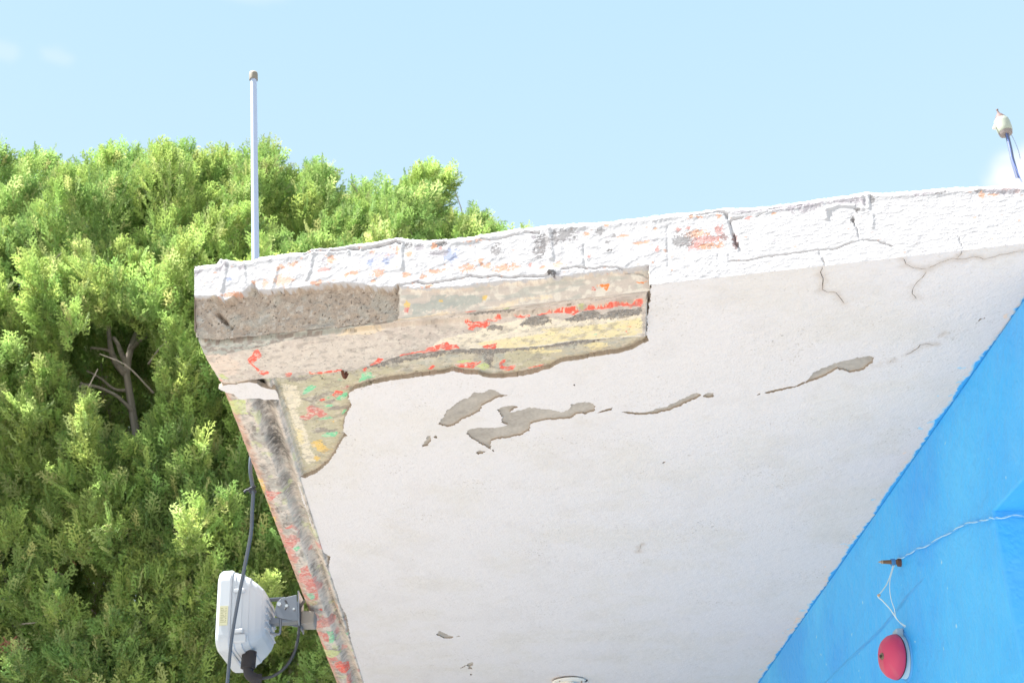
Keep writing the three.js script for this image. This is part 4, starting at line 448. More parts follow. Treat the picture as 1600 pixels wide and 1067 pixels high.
// ---------- wires, peg and bell on the wall ----------
{
  const wm = mat(rgb(206, 222, 226), 0.6);
  const w = thing('twisted_wire', 'white twisted wire running along the blue wall from the rusty peg to the doorway edge', 'wire');
  const run = [[1.096, 2.797, -3.482], [1.094, 2.770, -3.34], [1.093, 2.737, -3.177], [1.093, 2.703, -2.979], [1.093, 2.672, -2.848], [1.092, 2.646, -2.763], [1.108, 2.643, -2.744], [1.18, 2.647, -2.742], [1.32, 2.65, -2.742]];
  const curve = new THREE.CatmullRomCurve3(run.map((p) => V(...p)));
  for (const ph of [0, Math.PI]) { const q = []; for (let i = 0; i <= 220; i++) { const p = curve.getPoint(i / 220), a = ph + i * 0.3 + 1.6 * vn(i * 0.04, 2, 9), j = 0.0025 * vn(i * 0.09, 5, 8); q.push([p.x + 0.0013 * Math.cos(a), p.y + 0.0016 * Math.sin(a) + j, p.z]); } part('strand', tube(q, 0.0015, 440, 6), ph ? mat(rgb(168, 210, 236), 0.6) : mat(rgb(92, 176, 238), 0.6), w); }
  const peg = thing('wall_peg', 'short rusty metal peg driven into the blue wall above the bell', 'peg', [1.1, 2.785, -3.475]);
  part('shank', new THREE.CylinderGeometry(0.0045, 0.0075, 0.05, 12).rotateZ(Math.PI / 2).translate(-0.03, 0.002, 0), mat(rgb(122, 92, 68), 0.8), peg);
  part('tip', new THREE.ConeGeometry(0.0055, 0.014, 12).rotateZ(Math.PI / 2).translate(-0.058, 0.002, 0), mat(rgb(176, 160, 140), 0.7), peg);
  part('plug', new THREE.CylinderGeometry(0.011, 0.012, 0.012, 14).rotateZ(Math.PI / 2).translate(-0.003, 0, 0), mat(rgb(96, 66, 58), 0.85), peg);
  for (const x of [-0.022, -0.018, -0.026]) part('wire_turn', new THREE.TorusGeometry(0.009, 0.0017, 6, 20).rotateY(Math.PI / 2).translate(x, 0.001, 0), mat(rgb(70, 140, 200), 0.6), peg);
  const b = thing('bell_wire', 'thin pale two-strand wire hanging from the peg down to the red bell', 'wire');
  part('strand', tube([[1.078, 2.778, -3.475], [1.066, 2.748, -3.478], [1.052, 2.722, -3.48], [1.030, 2.696, -3.482], [1.024, 2.690, -3.482], [1.036, 2.676, -3.482], [1.052, 2.655, -3.482], [1.072, 2.618, -3.48], [1.09, 2.606, -3.485]], 0.0018, 90, 6), wm, b);
  part('strand', tube([[1.08, 2.776, -3.472], [1.062, 2.735, -3.47], [1.056, 2.70, -3.47], [1.057, 2.672, -3.47], [1.062, 2.65, -3.472], [1.064, 2.628, -3.475], [1.076, 2.612, -3.48], [1.09, 2.604, -3.49]], 0.0013, 80, 6), wm, b);
  part('knot', new THREE.SphereGeometry(0.005, 10, 8).scale(1, 0.8, 1).translate(1.027, 2.692, -3.482), mat(rgb(196, 170, 140), 0.8), b);
  const bell = thing('alarm_bell', 'faded red round alarm bell mounted on the blue wall', 'bell', [1.1, 2.538, -3.56]);
  const prof = [[0.0005, -0.058], [0.016, -0.0575], [0.034, -0.054], [0.048, -0.047], [0.057, -0.037], [0.0612, -0.026], [0.0625, -0.0195], [0.0612, -0.0185], [0.058, -0.024], [0.05, -0.04], [0.03, -0.051], [0.001, -0.054]];
  const red = rgb(192, 58, 98), dust = rgb(180, 104, 114);
  const gm = mat('#ffffff', 0.5, { map: texture(256, 256, (x, y, c) => { c[0] = red[0]; c[1] = red[1]; c[2] = red[2]; const ca = 1.3 * Math.cos(x * 6.2832), sa = 1.3 * Math.sin(x * 6.2832); blend(c, dust, 0.75 * smooth(-0.1, 0.6, fbm(ca + y * 3, sa + 4 + y, 4, 501))); if (x > 0.452 && x < 0.505 && y > 0.5 && y < 0.61 && ((x - 0.478) / 0.026) ** 2 + ((y - 0.505) / 0.1) ** 2 < 1) blend(c, rgb(236, 214, 178), 1); }) });
  const face = 0.2; part('gong', new THREE.LatheGeometry(prof.map(([r, z]) => new THREE.Vector2(r, 0.012 - z)), 64).rotateZ(Math.PI / 2).rotateY(face), gm, bell);
  const nut = part('nut', new THREE.CylinderGeometry(0.009, 0.011, 0.006, 20).rotateZ(Math.PI / 2).translate(-0.070, 0, 0).rotateY(face), mat(rgb(130, 116, 100), 0.5, { metalness: 0.5 }), bell);
  part('screw', new THREE.CylinderGeometry(0.0045, 0.0045, 0.006, 6).rotateZ(Math.PI / 2).translate(-0.074, 0, 0).rotateY(face), mat(rgb(90, 84, 78), 0.5, { metalness: 0.6 }), nut);
  part('rim_gasket', new THREE.TorusGeometry(0.0605, 0.0022, 8, 64).rotateY(Math.PI / 2).translate(-0.0295, 0, 0).rotateY(face), mat(rgb(40, 34, 44), 0.8), bell);
  part('base_ring', new THREE.CylinderGeometry(0.054, 0.059, 0.026, 48).rotateZ(Math.PI / 2).translate(-0.0145, 0, 0), mat(rgb(176, 206, 226), 0.6), bell, 'base ring splashed with blue wall paint');
  part('wall_plate', new THREE.CylinderGeometry(0.066, 0.068, 0.006, 48).rotateZ(Math.PI / 2).translate(-0.001, 0.002, 0), mat(rgb(74, 156, 222), 0.55), bell);
  part('terminal_box', new RoundedBoxGeometry(0.022, 0.03, 0.04, 3, 0.005).translate(-0.012, 0.062, 0.005), mat(rgb(168, 186, 200), 0.6), bell);
}
// ---------- round lamp on the soffit ----------
{
  const l = thing('soffit_lamp', 'small round white lamp fitting on the white soffit', 'lamp', [0.252, 2.999, -5.69]);
  const cream = mat(rgb(226, 222, 214), 0.55);
  part('flange', new THREE.LatheGeometry([[0.001, -0.012], [0.05, -0.0125], [0.07, -0.011], [0.0755, -0.0075], [0.075, -0.005], [0.06, -0.004], [0.001, -0.004]].map((p) => new THREE.Vector2(...p)), 56).rotateZ(0.05), cream, l);
  part('socket', new THREE.LatheGeometry([[0.03, -0.012], [0.036, -0.03], [0.034, -0.05], [0.028, -0.052], [0.026, -0.03], [0.001, -0.026]].map((p) => new THREE.Vector2(...p)), 40), cream, l);
  part('hook', tube([[0.07, -0.006, 0.0], [0.078, -0.004, 0.004], [0.08, 0.001, 0.0]], 0.004, 10, 6), mat(rgb(72, 64, 58), 0.8), l);
  for (const a of [0.3, 2.4]) part('screw', new THREE.SphereGeometry(0.004, 8, 6).translate(0.058 * Math.cos(a), -0.013, 0.058 * Math.sin(a)), mat(rgb(130, 100, 80), 0.7), l);
}
// ---------- pole on the roof ----------
{
  const p = thing('roof_pole', 'thin pale blue-white pipe with a beige cap standing on the canopy roof', 'pole', [-0.672, 3.13, -3.0]);
  const dir = V(-0.1055, 1, 0).normalize(), q = new THREE.Quaternion().setFromUnitVectors(V(0, 1, 0), dir);
  part('pipe', new THREE.CylinderGeometry(0.0095, 0.0112, 1.02, 24).translate(0, 0.51, 0).applyQuaternion(q), mat(rgb(160, 172, 196), 0.45), p);
  part('cap', new THREE.LatheGeometry([[0.0112, 1.008], [0.0128, 1.01], [0.013, 1.03], [0.012, 1.036], [0.0005, 1.038]].map((a) => new THREE.Vector2(...a)), 24).applyQuaternion(q), mat(rgb(124, 118, 108), 0.7), p);
  part('foot', new THREE.CylinderGeometry(0.028, 0.034, 0.02, 20).translate(0, 0.008, 0), mat(rgb(214, 212, 208), 0.8), p);
}
// ---------- jar on a leaning rod, right edge ----------
{
  const p = thing('rod_beacon', 'white jar with brown cap on a leaning rod above the right of the roof', 'beacon', [2.2, 3.13, -4.5]);
  const local = (x, y) => [x - 2.2, y - 3.13, 0];
  part('rod', tube([local(2.181, 4.852), local(2.176, 4.972), local(2.177, 4.985), local(2.178, 5.115)].map((a, i) => a), 0.0085, 40, 12), mat(rgb(84, 94, 124), 0.5), p);
  part('rod_base', tube([local(2.21, 3.13), local(2.19, 4.3), local(2.181, 4.852)], 0.0085, 20, 12), mat(rgb(232, 232, 232), 0.7), p, 'white lower length of the rod');  // lower length of the rod, plain white down to the roof
  const jar = part('jar', new THREE.LatheGeometry([[0.001, 0], [0.028, 0], [0.031, 0.004], [0.033, 0.02], [0.0335, 0.05], [0.031, 0.066], [0.024, 0.074], [0.02, 0.077]].map((a) => new THREE.Vector2(...a)), 32).rotateZ(0.12), mat(rgb(160, 166, 154), 0.4, {}), p); jar.position.set(-0.026, 1.976, 0);
  const cap = part('cap', new THREE.LatheGeometry([[0.026, 0.072], [0.024, 0.078], [0.012, 0.098], [0.006, 0.104], [0.003, 0.122], [0.006, 0.126], [0.001, 0.128]].map((a) => new THREE.Vector2(...a)), 24).rotateZ(0.12), mat(rgb(88, 66, 64), 0.7), p); cap.position.copy(jar.position);
  part('collar', new THREE.CylinderGeometry(0.03, 0.027, 0.012, 20).rotateZ(0.12).translate(-0.026, 1.97, 0), mat(rgb(128, 120, 120), 0.7), p);
  part('lug', new RoundedBoxGeometry(0.014, 0.03, 0.008, 2, 0.003).rotateZ(-0.5).translate(-0.068, 2.005, 0), mat(rgb(206, 204, 198), 0.6), p);
  part('loose_wire', tube([[-0.03, 1.965, 0.01], [-0.028, 1.9, 0.01], [-0.03, 1.83, 0.01], [-0.02, 1.76, 0.01], [-0.01, 1.7, 0.01]], 0.0016, 30, 5), mat(rgb(96, 120, 190), 0.6), p);
  part('loose_wire', tube([[0.002, 1.968, -0.01], [0.01, 1.93, -0.01], [0.016, 1.88, -0.01], [0.016, 1.84, -0.01]], 0.0014, 20, 5), mat(rgb(150, 160, 190), 0.6), p);
}
// ---------- floodlight on the end of the canopy ----------
{
  const f = thing('floodlight', 'white metal floodlight on a grey bracket fixed to the side of the canopy', 'floodlight', [-0.94, 2.945, -4.6]);
  const body = mat(rgb(184, 190, 198), 0.45), grey = mat(rgb(122, 128, 138), 0.4, { metalness: 0.55 }), bolt = mat(rgb(210, 210, 210), 0.3, { metalness: 0.8 }), black = mat(rgb(42, 40, 44), 0.75);
  const ring = (x, hy, hz, r, cy = 0, n = 8) => { const o = []; for (let k = 0; k < 4; k++) for (let i = 0; i <= n; i++) { const a = (k + i / n) * Math.PI / 2, sy = k === 0 || k === 1 ? 1 : -1, sz = k === 0 || k === 3 ? 1 : -1; o.push([x, cy + sy * (hy - r) + r * Math.sin(a), sz * (hz - r) + r * Math.cos(a)]); } return o; };
  const loft = (rings, cap0, cap1) => { const n = rings[0].length, P = [], I = []; for (const r of rings) for (const p of r) P.push(...p); for (let j = 0; j < rings.length - 1; j++) for (let i = 0; i < n; i++) { const a = j * n + i, b = j * n + (i + 1) % n; I.push(a, b, b + n, a, b + n, a + n); }
    const capAt = (j, flip) => { const c = P.length / 3, r = rings[j]; let x = 0, y = 0, z = 0; for (const p of r) { x += p[0] / n; y += p[1] / n; z += p[2] / n; } P.push(x, y, z); for (let i = 0; i < n; i++) { const a = j * n + i, b = j * n + (i + 1) % n; flip ? I.push(c, b, a) : I.push(c, a, b); } }; if (cap0) capAt(0, false); if (cap1) capAt(rings.length - 1, true);
    let g = new THREE.BufferGeometry(); g.setAttribute('position', new THREE.Float32BufferAttribute(P, 3)); g.setIndex(I); g = g.toNonIndexed(); g.setAttribute('uv', new THREE.Float32BufferAttribute(new Float32Array(g.attributes.position.count * 2), 2)); g.computeVertexNormals(); return g; };
  const tilt = (g) => g.rotateZ(0.06);
  // front is towards -x
  part('front_frame', tilt(loft([ring(-0.100, 0.128, 0.168, 0.04), ring(-0.106, 0.132, 0.172, 0.042), ring(-0.102, 0.142, 0.182, 0.05), ring(-0.093, 0.147, 0.187, 0.05), ring(-0.06, 0.148, 0.188, 0.05), ring(-0.054, 0.145, 0.185, 0.05), ring(-0.054, 0.12, 0.16, 0.04)], false, false)), body, f);
  part('glass', tilt(loft([ring(-0.1005, 0.13, 0.17, 0.04), ring(-0.0995, 0.13, 0.17, 0.04)], true, true)), new THREE.MeshPhysicalMaterial({ color: '#ffffff', roughness: 0.05, transmission: 1, thickness: 0 }), f);
  part('reflector', tilt(loft([ring(-0.09, 0.125, 0.165, 0.04), ring(-0.05, 0.05, 0.08, 0.03)], false, true)), mat(rgb(220, 220, 220), 0.25, { metalness: 0.9 }), f);
  const housing = part('housing', tilt(loft([ring(-0.0535, 0.14, 0.18, 0.05), ring(-0.043, 0.141, 0.181, 0.05), ring(-0.04, 0.138, 0.178, 0.05), ring(-0.018, 0.135, 0.175, 0.052), ring(-0.016, 0.130, 0.171, 0.052), ring(0.004, 0.122, 0.163, 0.052), ring(0.007, 0.117, 0.158, 0.05), ring(0.026, 0.104, 0.145, 0.048), ring(0.044, 0.088, 0.126, 0.042), ring(0.053, 0.074, 0.108, 0.034), ring(0.056, 0.06, 0.09, 0.028)], false, true)), body, f);
  for (let i = -2; i <= 2; i++) part('cooling_fin', tilt(new RoundedBoxGeometry(0.03, 0.005, 0.2, 1, 0.002).translate(0.046, i * 0.026 - 0.004, 0)), body, housing);
  for (const y of [0.06, -0.085]) part('clip', tilt(new RoundedBoxGeometry(0.04, 0.014, 0.014, 2, 0.004).translate(-0.028, y, 0.18)), body, f);
  part('lug', tilt(new RoundedBoxGeometry(0.045, 0.03, 0.02, 2, 0.006).translate(-0.02, -0.11, 0.17)), body, f);
  const cv = document.createElement('canvas'); cv.width = 64; cv.height = 160; const cx = cv.getContext('2d'); cx.fillStyle = '#bdbb9c'; cx.fillRect(0, 0, 64, 160); cx.fillStyle = '#76765e'; for (let i = 0; i < 9; i++) { cx.fillRect(10, 18 + i * 14, 18 + 9 * (i % 3), 4); cx.fillRect(44, 18 + i * 14, 10, 4); } const tx = new THREE.CanvasTexture(cv); tx.colorSpace = THREE.SRGBColorSpace;
  part('sticker', tilt(new THREE.BoxGeometry(0.03, 0.07, 0.0012).translate(-0.0775, -0.03, 0.1887)), mat('#ffffff', 0.6, { map: tx }), f, 'pale yellow rating sticker');
  // bracket
  const plate = (pts, d, z) => { const s = new THREE.Shape(); pts.forEach(([x, y], i) => (i ? s.lineTo(x, y) : s.moveTo(x, y))); s.closePath(); return new THREE.ExtrudeGeometry(s, { depth: d, bevelEnabled: true, bevelThickness: 0.001, bevelSize: 0.001, bevelSegments: 2 }).translate(0, 0, z); };
  const br = part('bracket_foot', plate([[0.075, 0.028], [0.08, 0.06], [0.095, 0.076], [0.148, 0.088], [0.162, -0.004], [0.155, -0.008], [0.1, 0.002], [0.082, 0.008]], 0.003, 0.03), grey, f);
  for (const [x, y, r] of [[0.089, 0.052, 0.0075], [0.117, 0.046, 0.006], [0.144, 0.034, 0.0045]]) part('bolt', new THREE.CylinderGeometry(r, r, 0.01, r > 0.006 ? 20 : 6).rotateX(Math.PI / 2).translate(x, y, 0.038), bolt, br);
  part('slot', new THREE.TorusGeometry(0.026, 0.0035, 6, 20, 1.5).rotateZ(-0.7).translate(0.09, 0.05, 0.034), mat(rgb(60, 62, 66), 0.6), br);
  part('bracket_foot', plate([[0.075, 0.028], [0.08, 0.06], [0.095, 0.076], [0.148, 0.088], [0.162, -0.004], [0.155, -0.008], [0.1, 0.002], [0.082, 0.008]], 0.003, -0.05), grey, f);
  part('base_plate', new THREE.BoxGeometry(0.004, 0.13, 0.12).rotateZ(0.1).translate(0.163, 0.035, -0.008), grey, f);
  part('spacer', new RoundedBoxGeometry(0.05, 0.05, 0.08, 2, 0.006).translate(0.192, 0.01, -0.02), mat(rgb(150, 144, 138), 0.9), f);
  part('arm', new THREE.BoxGeometry(0.085, 0.004, 0.036).rotateZ(0.07).translate(0.06, 0.082, 0.0), grey, f);
  part('arm', new THREE.BoxGeometry(0.15, 0.004, 0.05).rotateZ(0.09).translate(0.09, -0.008, 0.0), grey, f);
  part('arm', plate([[0.018, -0.02], [0.15, -0.008], [0.15, 0.01], [0.02, -0.0]], 0.003, 0.024), grey, f);
  part('hinge_pin', new THREE.CylinderGeometry(0.0045, 0.0045, 0.115, 12).translate(0.016, 0.038, 0.05), bolt, f);
  part('hinge_plate', new THREE.BoxGeometry(0.012, 0.1, 0.09).translate(0.027, 0.038, 0.0), grey, f);
  for (const y of [0.094, -0.016]) part('nut', new THREE.CylinderGeometry(0.007, 0.007, 0.01, 6).translate(0.016, y, 0.05), bolt, f);
  part('stay', tube([[0.04, -0.03, 0.03], [0.05, -0.045, 0.03], [0.095, -0.056, 0.03], [0.099, -0.05, 0.03], [0.097, 0.0, 0.03]], 0.0045, 40, 8), grey, f);
  // cable gland and lead
  const gland = part('cable_gland', new THREE.CylinderGeometry(0.026, 0.026, 0.06, 24).translate(0.0, -0.155, 0.05), black, f);
  part('boot', tube([[0.0, -0.18, 0.05], [0.006, -0.205, 0.045], [0.03, -0.218, 0.035], [0.048, -0.217, 0.03]], 0.018, 24, 14), black, gland);
  part('lead', tube([[0.045, -0.217, 0.03], [0.085, -0.205, 0.02], [0.125, -0.175, 0.02], [0.152, -0.13, 0.02], [0.165, -0.08, 0.03], [0.168, -0.02, 0.035], [0.165, 0.04, 0.03], [0.172, 0.075, 0.0]], 0.0055, 60, 8), mat(rgb(58, 60, 64), 0.6), f);
}
// ---------- loose cable in front of the floodlight ----------
{
  const c = thing('hanging_cable', 'dark grey cable hanging from the canopy edge in front of the floodlight', 'cable');
  const m = mat(rgb(74, 84, 98), 0.55);
  part('cable', tube([[-0.70, 3.15, -3.42], [-0.75, 3.12, -3.42], [-0.757, 3.05, -3.42], [-0.748, 2.995, -3.445], [-0.760, 2.955, -3.52], [-0.774, 2.925, -3.6], [-0.816, 2.857, -3.75], [-0.852, 2.784, -3.87], [-0.876, 2.696, -3.95], [-0.890, 2.58, -4.02], [-0.895, 2.3, -4.06], [-0.9, 1.8, -4.08], [-0.93, 0.9, -4.06], [-1.0, 0.2, -4.0], [-1.05, 0.008, -3.9], [-1.2, 0.008, -3.7], [-1.5, 0.008, -3.6]], 0.0056, 200, 10), m, c);
  part('tie_knot', mergeGeometries([new THREE.TorusGeometry(0.008, 0.0035, 8, 16).rotateX(1.2).translate(-0.749, 2.99, -3.447), new THREE.TorusGeometry(0.0085, 0.0035, 8, 16).rotateX(1.9).rotateZ(0.4).translate(-0.751, 2.999, -3.444), tube([[-0.755, 2.992, -3.44], [-0.766, 2.99, -3.44], [-0.772, 2.984, -3.44]], 0.0035, 10, 6)]), mat(rgb(50, 54, 62), 0.7), c);
}
// ---------- conifer ----------
{
  const T = thing('conifer_tree', 'large bushy green conifer rising behind the left of the canopy', 'tree', [-2.55, 0, -8.8]);
  const R = rng(777), O = [-2.55, 0, -8.8];
  const bark = mat('#ffffff', 0.95, { map: texture(128, 512, (x, y, c) => { const v = 0.75 + 0.35 * fbm(x * 30, y * 12, 4, 601), k = rgb(188, 176, 166); c[0] = k[0] * v; c[1] = k[1] * v; c[2] = k[2] * v; }) });
  function limb(points, r0, r1, seg = 24, sides = 8) {   // tapered
    const cv = new THREE.CatmullRomCurve3(points.map((p) => V(p[0], p[1], p[2]))), g = new THREE.TubeGeometry(cv, seg, 1, sides, false), p = g.attributes.position;
    for (let i = 0; i <= seg; i++) { const c = cv.getPointAt(i / seg), r = mix(r0, r1, i / seg); for (let j = 0; j <= sides; j++) { const k = i * (sides + 1) + j; p.setXYZ(k, c.x + (p.getX(k) - c.x) * r, c.y + (p.getY(k) - c.y) * r, c.z + (p.getZ(k) - c.z) * r); } }
    g.computeVertexNormals(); return g;
  }
  const L = (x, y, z) => [x - O[0], y - O[1], z - O[2]];
  part('trunk', limb([[0, -0.1, 0], [0.05, 1.5, 0.05], [-0.05, 3, 0.1], [0.1, 4.6, 0.05], [0.0, 6, 0], [0.05, 7.4, -0.05]], 0.2, 0.03, 40, 12), bark, T);
  part('trunk', limb([[0.1, 0.3, 0.1], [0.45, 2.2, 0.7], [0.36, 3.6, 1.15], L(-2.309, 4.83, -7.2), L(-2.357, 5.004, -7.2), L(-2.407, 5.181, -7.2), L(-2.44, 5.303, -7.2), L(-2.443, 5.408, -7.2), L(-2.453, 5.528, -7.25), L(-2.43, 5.9, -7.4), L(-2.4, 6.5, -7.7)], 0.055, 0.014, 60, 10), bark, T);
  part('trunk', limb([[0.15, 0.4, -0.1], [0.5, 2.6, 0.3], [0.75, 4.2, 0.4], [1.0, 5.4, 0.3], [1.35, 6.6, 0.1]], 0.12, 0.02, 40, 10), bark, T);
  const bough = (pts, a, b) => part('branch', limb(pts.map((p) => L(...p)), a, b, 16, 7), bark, T);
  bough([[-2.44, 5.295, -7.2], [-2.48, 5.33, -7.18], [-2.521, 5.381, -7.18], [-2.55, 5.45, -7.16], [-2.575, 5.6, -7.1]], 0.026, 0.012);
  bough([[-2.55, 5.44, -7.165], [-2.6, 5.44, -7.13], [-2.66, 5.43, -7.1]], 0.011, 0.007);
  bough([[-2.442, 5.36, -7.2], [-2.48, 5.42, -7.19], [-2.52, 5.5, -7.19], [-2.56, 5.56, -7.2]], 0.02, 0.012);
  bough([[-2.45, 5.48, -7.22], [-2.42, 5.54, -7.24], [-2.38, 5.6, -7.26], [-2.34, 5.72, -7.3]], 0.018, 0.01);
  bough([[-2.36, 5.03, -7.18], [-2.44, 5.09, -7.1], [-2.53, 5.12, -7.05], [-2.61, 5.12, -7.0], [-2.66, 5.07, -6.96], [-2.72, 5.02, -6.92]], 0.013, 0.007);
  bough([[-2.61, 5.12, -7.0], [-2.65, 5.12, -6.97], [-2.69, 5.1, -6.95]], 0.008, 0.005);
  bough([[-2.41, 5.19, -7.22], [-2.5, 5.19, -7.2], [-2.58, 5.24, -7.15], [-2.66, 5.27, -7.1]], 0.012, 0.006);
  bough([[-2.0, 3.2, -7.4], [-1.95, 4.2, -7.4], [-1.97, 4.7, -7.4], [-1.9, 5.0, -7.5]], 0.03, 0.012);
  bough([[-2.1, 3.0, -7.5], [-2.25, 3.4, -7.2], [-2.45, 3.62, -7.0], [-2.62, 3.66, -6.9]], 0.02, 0.008);

  // crown: plumes of flat scaly sprays standing out from a broad dome
  const C = V(-2.5, 4.58, -8.9), RX = 3.3, RY = 2.65, RZ = 2.2;
  function spray(seed, n, len) {   // one flat branching spray of small pointed scales
    const r = rng(seed), P = []; const leaf = (x, y, z, dx, dy, dz, l, w) => { const px = -dy, py = dx; P.push(x, y, z, x + dx * l * 0.5 + px * w, y + dy * l * 0.5 + py * w, z + dz * l * 0.5 + w * 0.4, x + dx * l, y + dy * l, z + dz * l, x, y, z, x + dx * l, y + dy * l, z + dz * l, x + dx * l * 0.5 - px * w, y + dy * l * 0.5 - py * w, z + dz * l * 0.5 - w * 0.4); };
    for (let i = 0; i < n; i++) { const t = (i + 0.4) / n, side = i % 2 ? 1 : -1, y = t * len, a = side * (0.5 + 0.4 * r()), l = len * (0.42 - 0.26 * t) * (0.8 + 0.4 * r()), z = 0.02 * (r() - 0.5), lift = 0.5 * (r() - 0.5);
      const dx = Math.sin(a), dy = Math.cos(a); leaf(0, y, z, dx, dy, lift, l, 0.0036);
      for (let k = 1; k <= 3; k++) { const q = k / 3.6, b = a + (k % 2 ? 0.55 : -0.55) + 0.3 * (r() - 0.5); leaf(dx * l * q, y + dy * l * q, z + lift * l * q, Math.sin(b), Math.cos(b), lift + 0.6 * (r() - 0.5), l * 0.48, 0.0034); } }
    leaf(0, 0, 0, 0, 1, 0, len * 1.12, 0.003);
    const g = new THREE.BufferGeometry(); g.setAttribute('position', new THREE.Float32BufferAttribute(P, 3)); g.setAttribute('uv', new THREE.Float32BufferAttribute(new Float32Array(P.length / 3 * 2), 2)); g.computeVertexNormals(); return g;
  }
  const kinds = [spray(1, 9, 0.105), spray(2, 8, 0.085), spray(3, 10, 0.12), spray(4, 7, 0.075)];
  const placed = kinds.map(() => []), M = new THREE.Matrix4(), Q = new THREE.Quaternion(), S = V(1, 1, 1), up = V(0, 1, 0), tmp = V(0, 0, 0), roll = new THREE.Quaternion();
  const leafGreens = [[0.33, 0.47, 0.13], [0.36, 0.485, 0.135], [0.305, 0.455, 0.135], [0.375, 0.49, 0.145], [0.29, 0.44, 0.135]], tip = [0.48, 0.55, 0.22];  // leaf greens that vary from plume to plume, and a yellower tip
  // hollows where the boughs show through
  const hollows = [[V(-2.42, 5.25, -7.1), 0.31], [V(-2.33, 4.95, -7.05), 0.28], [V(-2.36, 5.1, -6.7), 0.3], [V(-2.25, 4.82, -6.65), 0.26], [V(-2.55, 5.15, -6.9), 0.24], [V(-2.26, 4.92, -6.35), 0.28], [V(-2.35, 3.7, -6.8), 0.22], [V(-1.95, 4.25, -6.9), 0.24], [V(-2.6, 5.45, -7.0), 0.2]];
  const blocked = (p) => { for (const [c, r] of hollows) if (p.distanceTo(c) < r) return true; return false; };
  function plume(base, dir, len, rad, tone, dens) {
    const side = V(0, 0, 0).crossVectors(dir, Math.abs(dir.y) > 0.9 ? V(1, 0, 0) : up).normalize(), other = V(0, 0, 0).crossVectors(dir, side), n = Math.round(dens * len * rad * 2400);
    for (let i = 0; i < n; i++) { const t = R() ** 0.8, a = R() * 6.283, shape = Math.sin(Math.PI * Math.min(1, 0.16 + 0.84 * t)) ** 0.7, rr = rad * shape * Math.sqrt(0.15 + 0.85 * R());
      const p = base.clone().addScaledVector(dir, t * len).addScaledVector(side, Math.cos(a) * rr).addScaledVector(other, Math.sin(a) * rr); if (blocked(p)) continue;
      tmp.copy(dir).multiplyScalar(0.9 + t).addScaledVector(side, Math.cos(a) * 0.9).addScaledVector(other, Math.sin(a) * 0.9).add(V((R() - 0.5) * 0.7, 0.35 + (R() - 0.5) * 0.7, (R() - 0.5) * 0.7)).normalize();
      Q.setFromUnitVectors(up, tmp); roll.setFromAxisAngle(up, R() * 6.283); Q.multiply(roll); const sc = 0.75 + 0.6 * R(); S.set(sc, sc, sc);
      const k = Math.floor(R() * kinds.length), v = 0.66 + 0.55 * R(), c = R() < 0.13 ? tip : tone, y = 0.9 + 0.22 * R(); placed[k].push([new THREE.Matrix4().compose(p.sub(V(...O)), Q, S), [c[0] * v * y, c[1] * v, c[2] * v]]); }
  }
  const lump = (d) => 1 + 0.06 * fbm(d.x * 2.2 + 5, d.y * 2.2 + d.z * 1.7, 3, 611) ;
  let made = 0; const N = 2350;
  for (let i = 0; i < N; i++) {
    const cy = 1 - 2 * ((i + 0.5) / N), az = i * 2.39996 + 0.35 * (R() - 0.5), sr = Math.sqrt(1 - cy * cy), d = V(Math.cos(az) * sr, cy, Math.sin(az) * sr);
    if (d.y < -0.72) continue; const layer = R() < 0.62 ? 1 : 0.8 - 0.2 * R(), k = lump(d) * layer * (0.94 + 0.08 * R());
    const e = 1 / ((Math.abs(d.x) / RX) ** 3 + (Math.abs(d.y) / RY) ** 3 + (Math.abs(d.z) / RZ) ** 3) ** (1 / 3), p = V(C.x + d.x * e * k, C.y + d.y * e * k, C.z + d.z * e * k); if (p.y < 2.2) continue;
    const front = d.z > -0.35; if (!front && R() < 0.45) continue;
    const dir = d.clone().multiplyScalar(0.55).add(V((R() - 0.5) * 0.9, 0.62 + 0.3 * R(), (R() - 0.5) * 0.9)).normalize(), len = 0.32 + 0.3 * R(), rad = 0.12 + 0.09 * R();
    plume(p.addScaledVector(dir, -len * 0.6), dir, len, rad, leafGreens[Math.floor(R() * leafGreens.length)], layer === 1 ? 1 : 0.7); made++;
    if (i % 9 === 0) { const q = p.clone(), root = V(C.x + (q.x - C.x) * 0.25, Math.max(1.6, q.y - 0.9 - 0.5 * R()), C.z + (q.z - C.z) * 0.25); if (!blocked(q)) part('branch', limb([root, root.clone().lerp(q, 0.5).add(V(0, -0.12, 0)), q].map((a) => [a.x - O[0], a.y, a.z - O[2]]), 0.03, 0.008, 8, 5), bark, T); }
  }
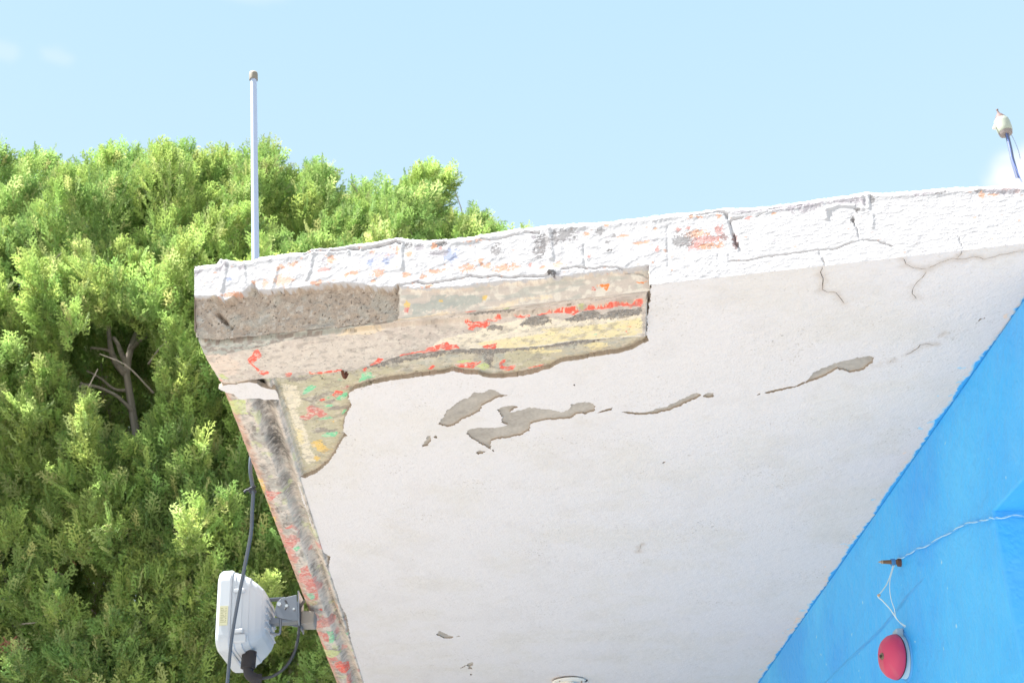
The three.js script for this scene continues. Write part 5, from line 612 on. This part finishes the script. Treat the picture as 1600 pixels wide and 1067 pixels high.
  // thin bare twigs between the plumes, and loose sprays
  for (let i = 0; i < 110; i++) { const a = 0.35 + 2.4 * R(), el = -0.6 + 1.5 * R(), d = V(Math.cos(a) * Math.cos(el), Math.sin(el), Math.sin(a) * Math.cos(el)), e = 0.93 / ((Math.abs(d.x) / RX) ** 3 + (Math.abs(d.y) / RY) ** 3 + (Math.abs(d.z) / RZ) ** 3) ** (1 / 3), p = V(C.x + d.x * e, C.y + d.y * e, C.z + d.z * e), s = V(R() - 0.5, R() - 0.25, R() * 0.6).multiplyScalar(0.55);
    const q = p.clone().add(s), m = p.clone().lerp(q, 0.55).add(V(0.08 * (R() - 0.5), 0.08 * (R() - 0.2), 0.05)); part('twig', limb([p, m, q].map((v) => [v.x - O[0], v.y, v.z - O[2]]), 0.007, 0.003, 8, 5), bark, T); }
  for (let i = 0; i < 300; i++) { const a = 0.2 + 2.7 * R(), el = -0.7 + 1.1 * R(), d = V(Math.cos(a) * Math.cos(el), Math.sin(el), Math.sin(a) * Math.cos(el)), e = (0.94 + 0.08 * R()) / ((Math.abs(d.x) / RX) ** 3 + (Math.abs(d.y) / RY) ** 3 + (Math.abs(d.z) / RZ) ** 3) ** (1 / 3); plume(V(C.x + d.x * e, C.y + d.y * e, C.z + d.z * e), V(d.x * 0.6 + (R() - 0.5), 0.2 + R(), d.z * 0.6 + (R() - 0.3)).normalize(), 0.3 + 0.3 * R(), 0.035 + 0.03 * R(), leafGreens[i % 5], 1.3); }
  // a few dead brown twigs
  for (const [x, y, z] of [[-2.5, 3.95, -6.75], [-2.62, 3.4, -6.7]]) for (let k = 0; k < 9; k++) part('dead_twig', limb([L(x, y - 0.1, z), L(x + 0.06 * (R() - 0.5), y, z + 0.03), L(x + 0.16 * (R() - 0.5), y + 0.12 * (R() - 0.3), z + 0.05), L(x + 0.26 * (R() - 0.5), y + 0.16 * (R() - 0.6), z + 0.06)], 0.006, 0.003, 8, 5), mat(rgb(150, 104, 82), 0.9), T);
  const leafMat = new THREE.MeshPhysicalMaterial({ color: '#ffffff', roughness: 1, transmission: 0.45, thickness: 0, side: THREE.DoubleSide, specularIntensity: 0.4 });
  let total = 0;
  kinds.forEach((g, k) => { const m = new THREE.InstancedMesh(g, leafMat, placed[k].length), c = new THREE.Color(); placed[k].forEach(([a, t], i) => { m.setMatrixAt(i, a); m.setColorAt(i, c.setRGB(...t)); }); m.name = 'crown'; m.castShadow = m.receiveShadow = true; m.userData = { kind: 'stuff' }; T.add(m); total += placed[k].length; });
  console.log('plumes', made, 'sprays', total);
}
renderer.render(scene, camera);
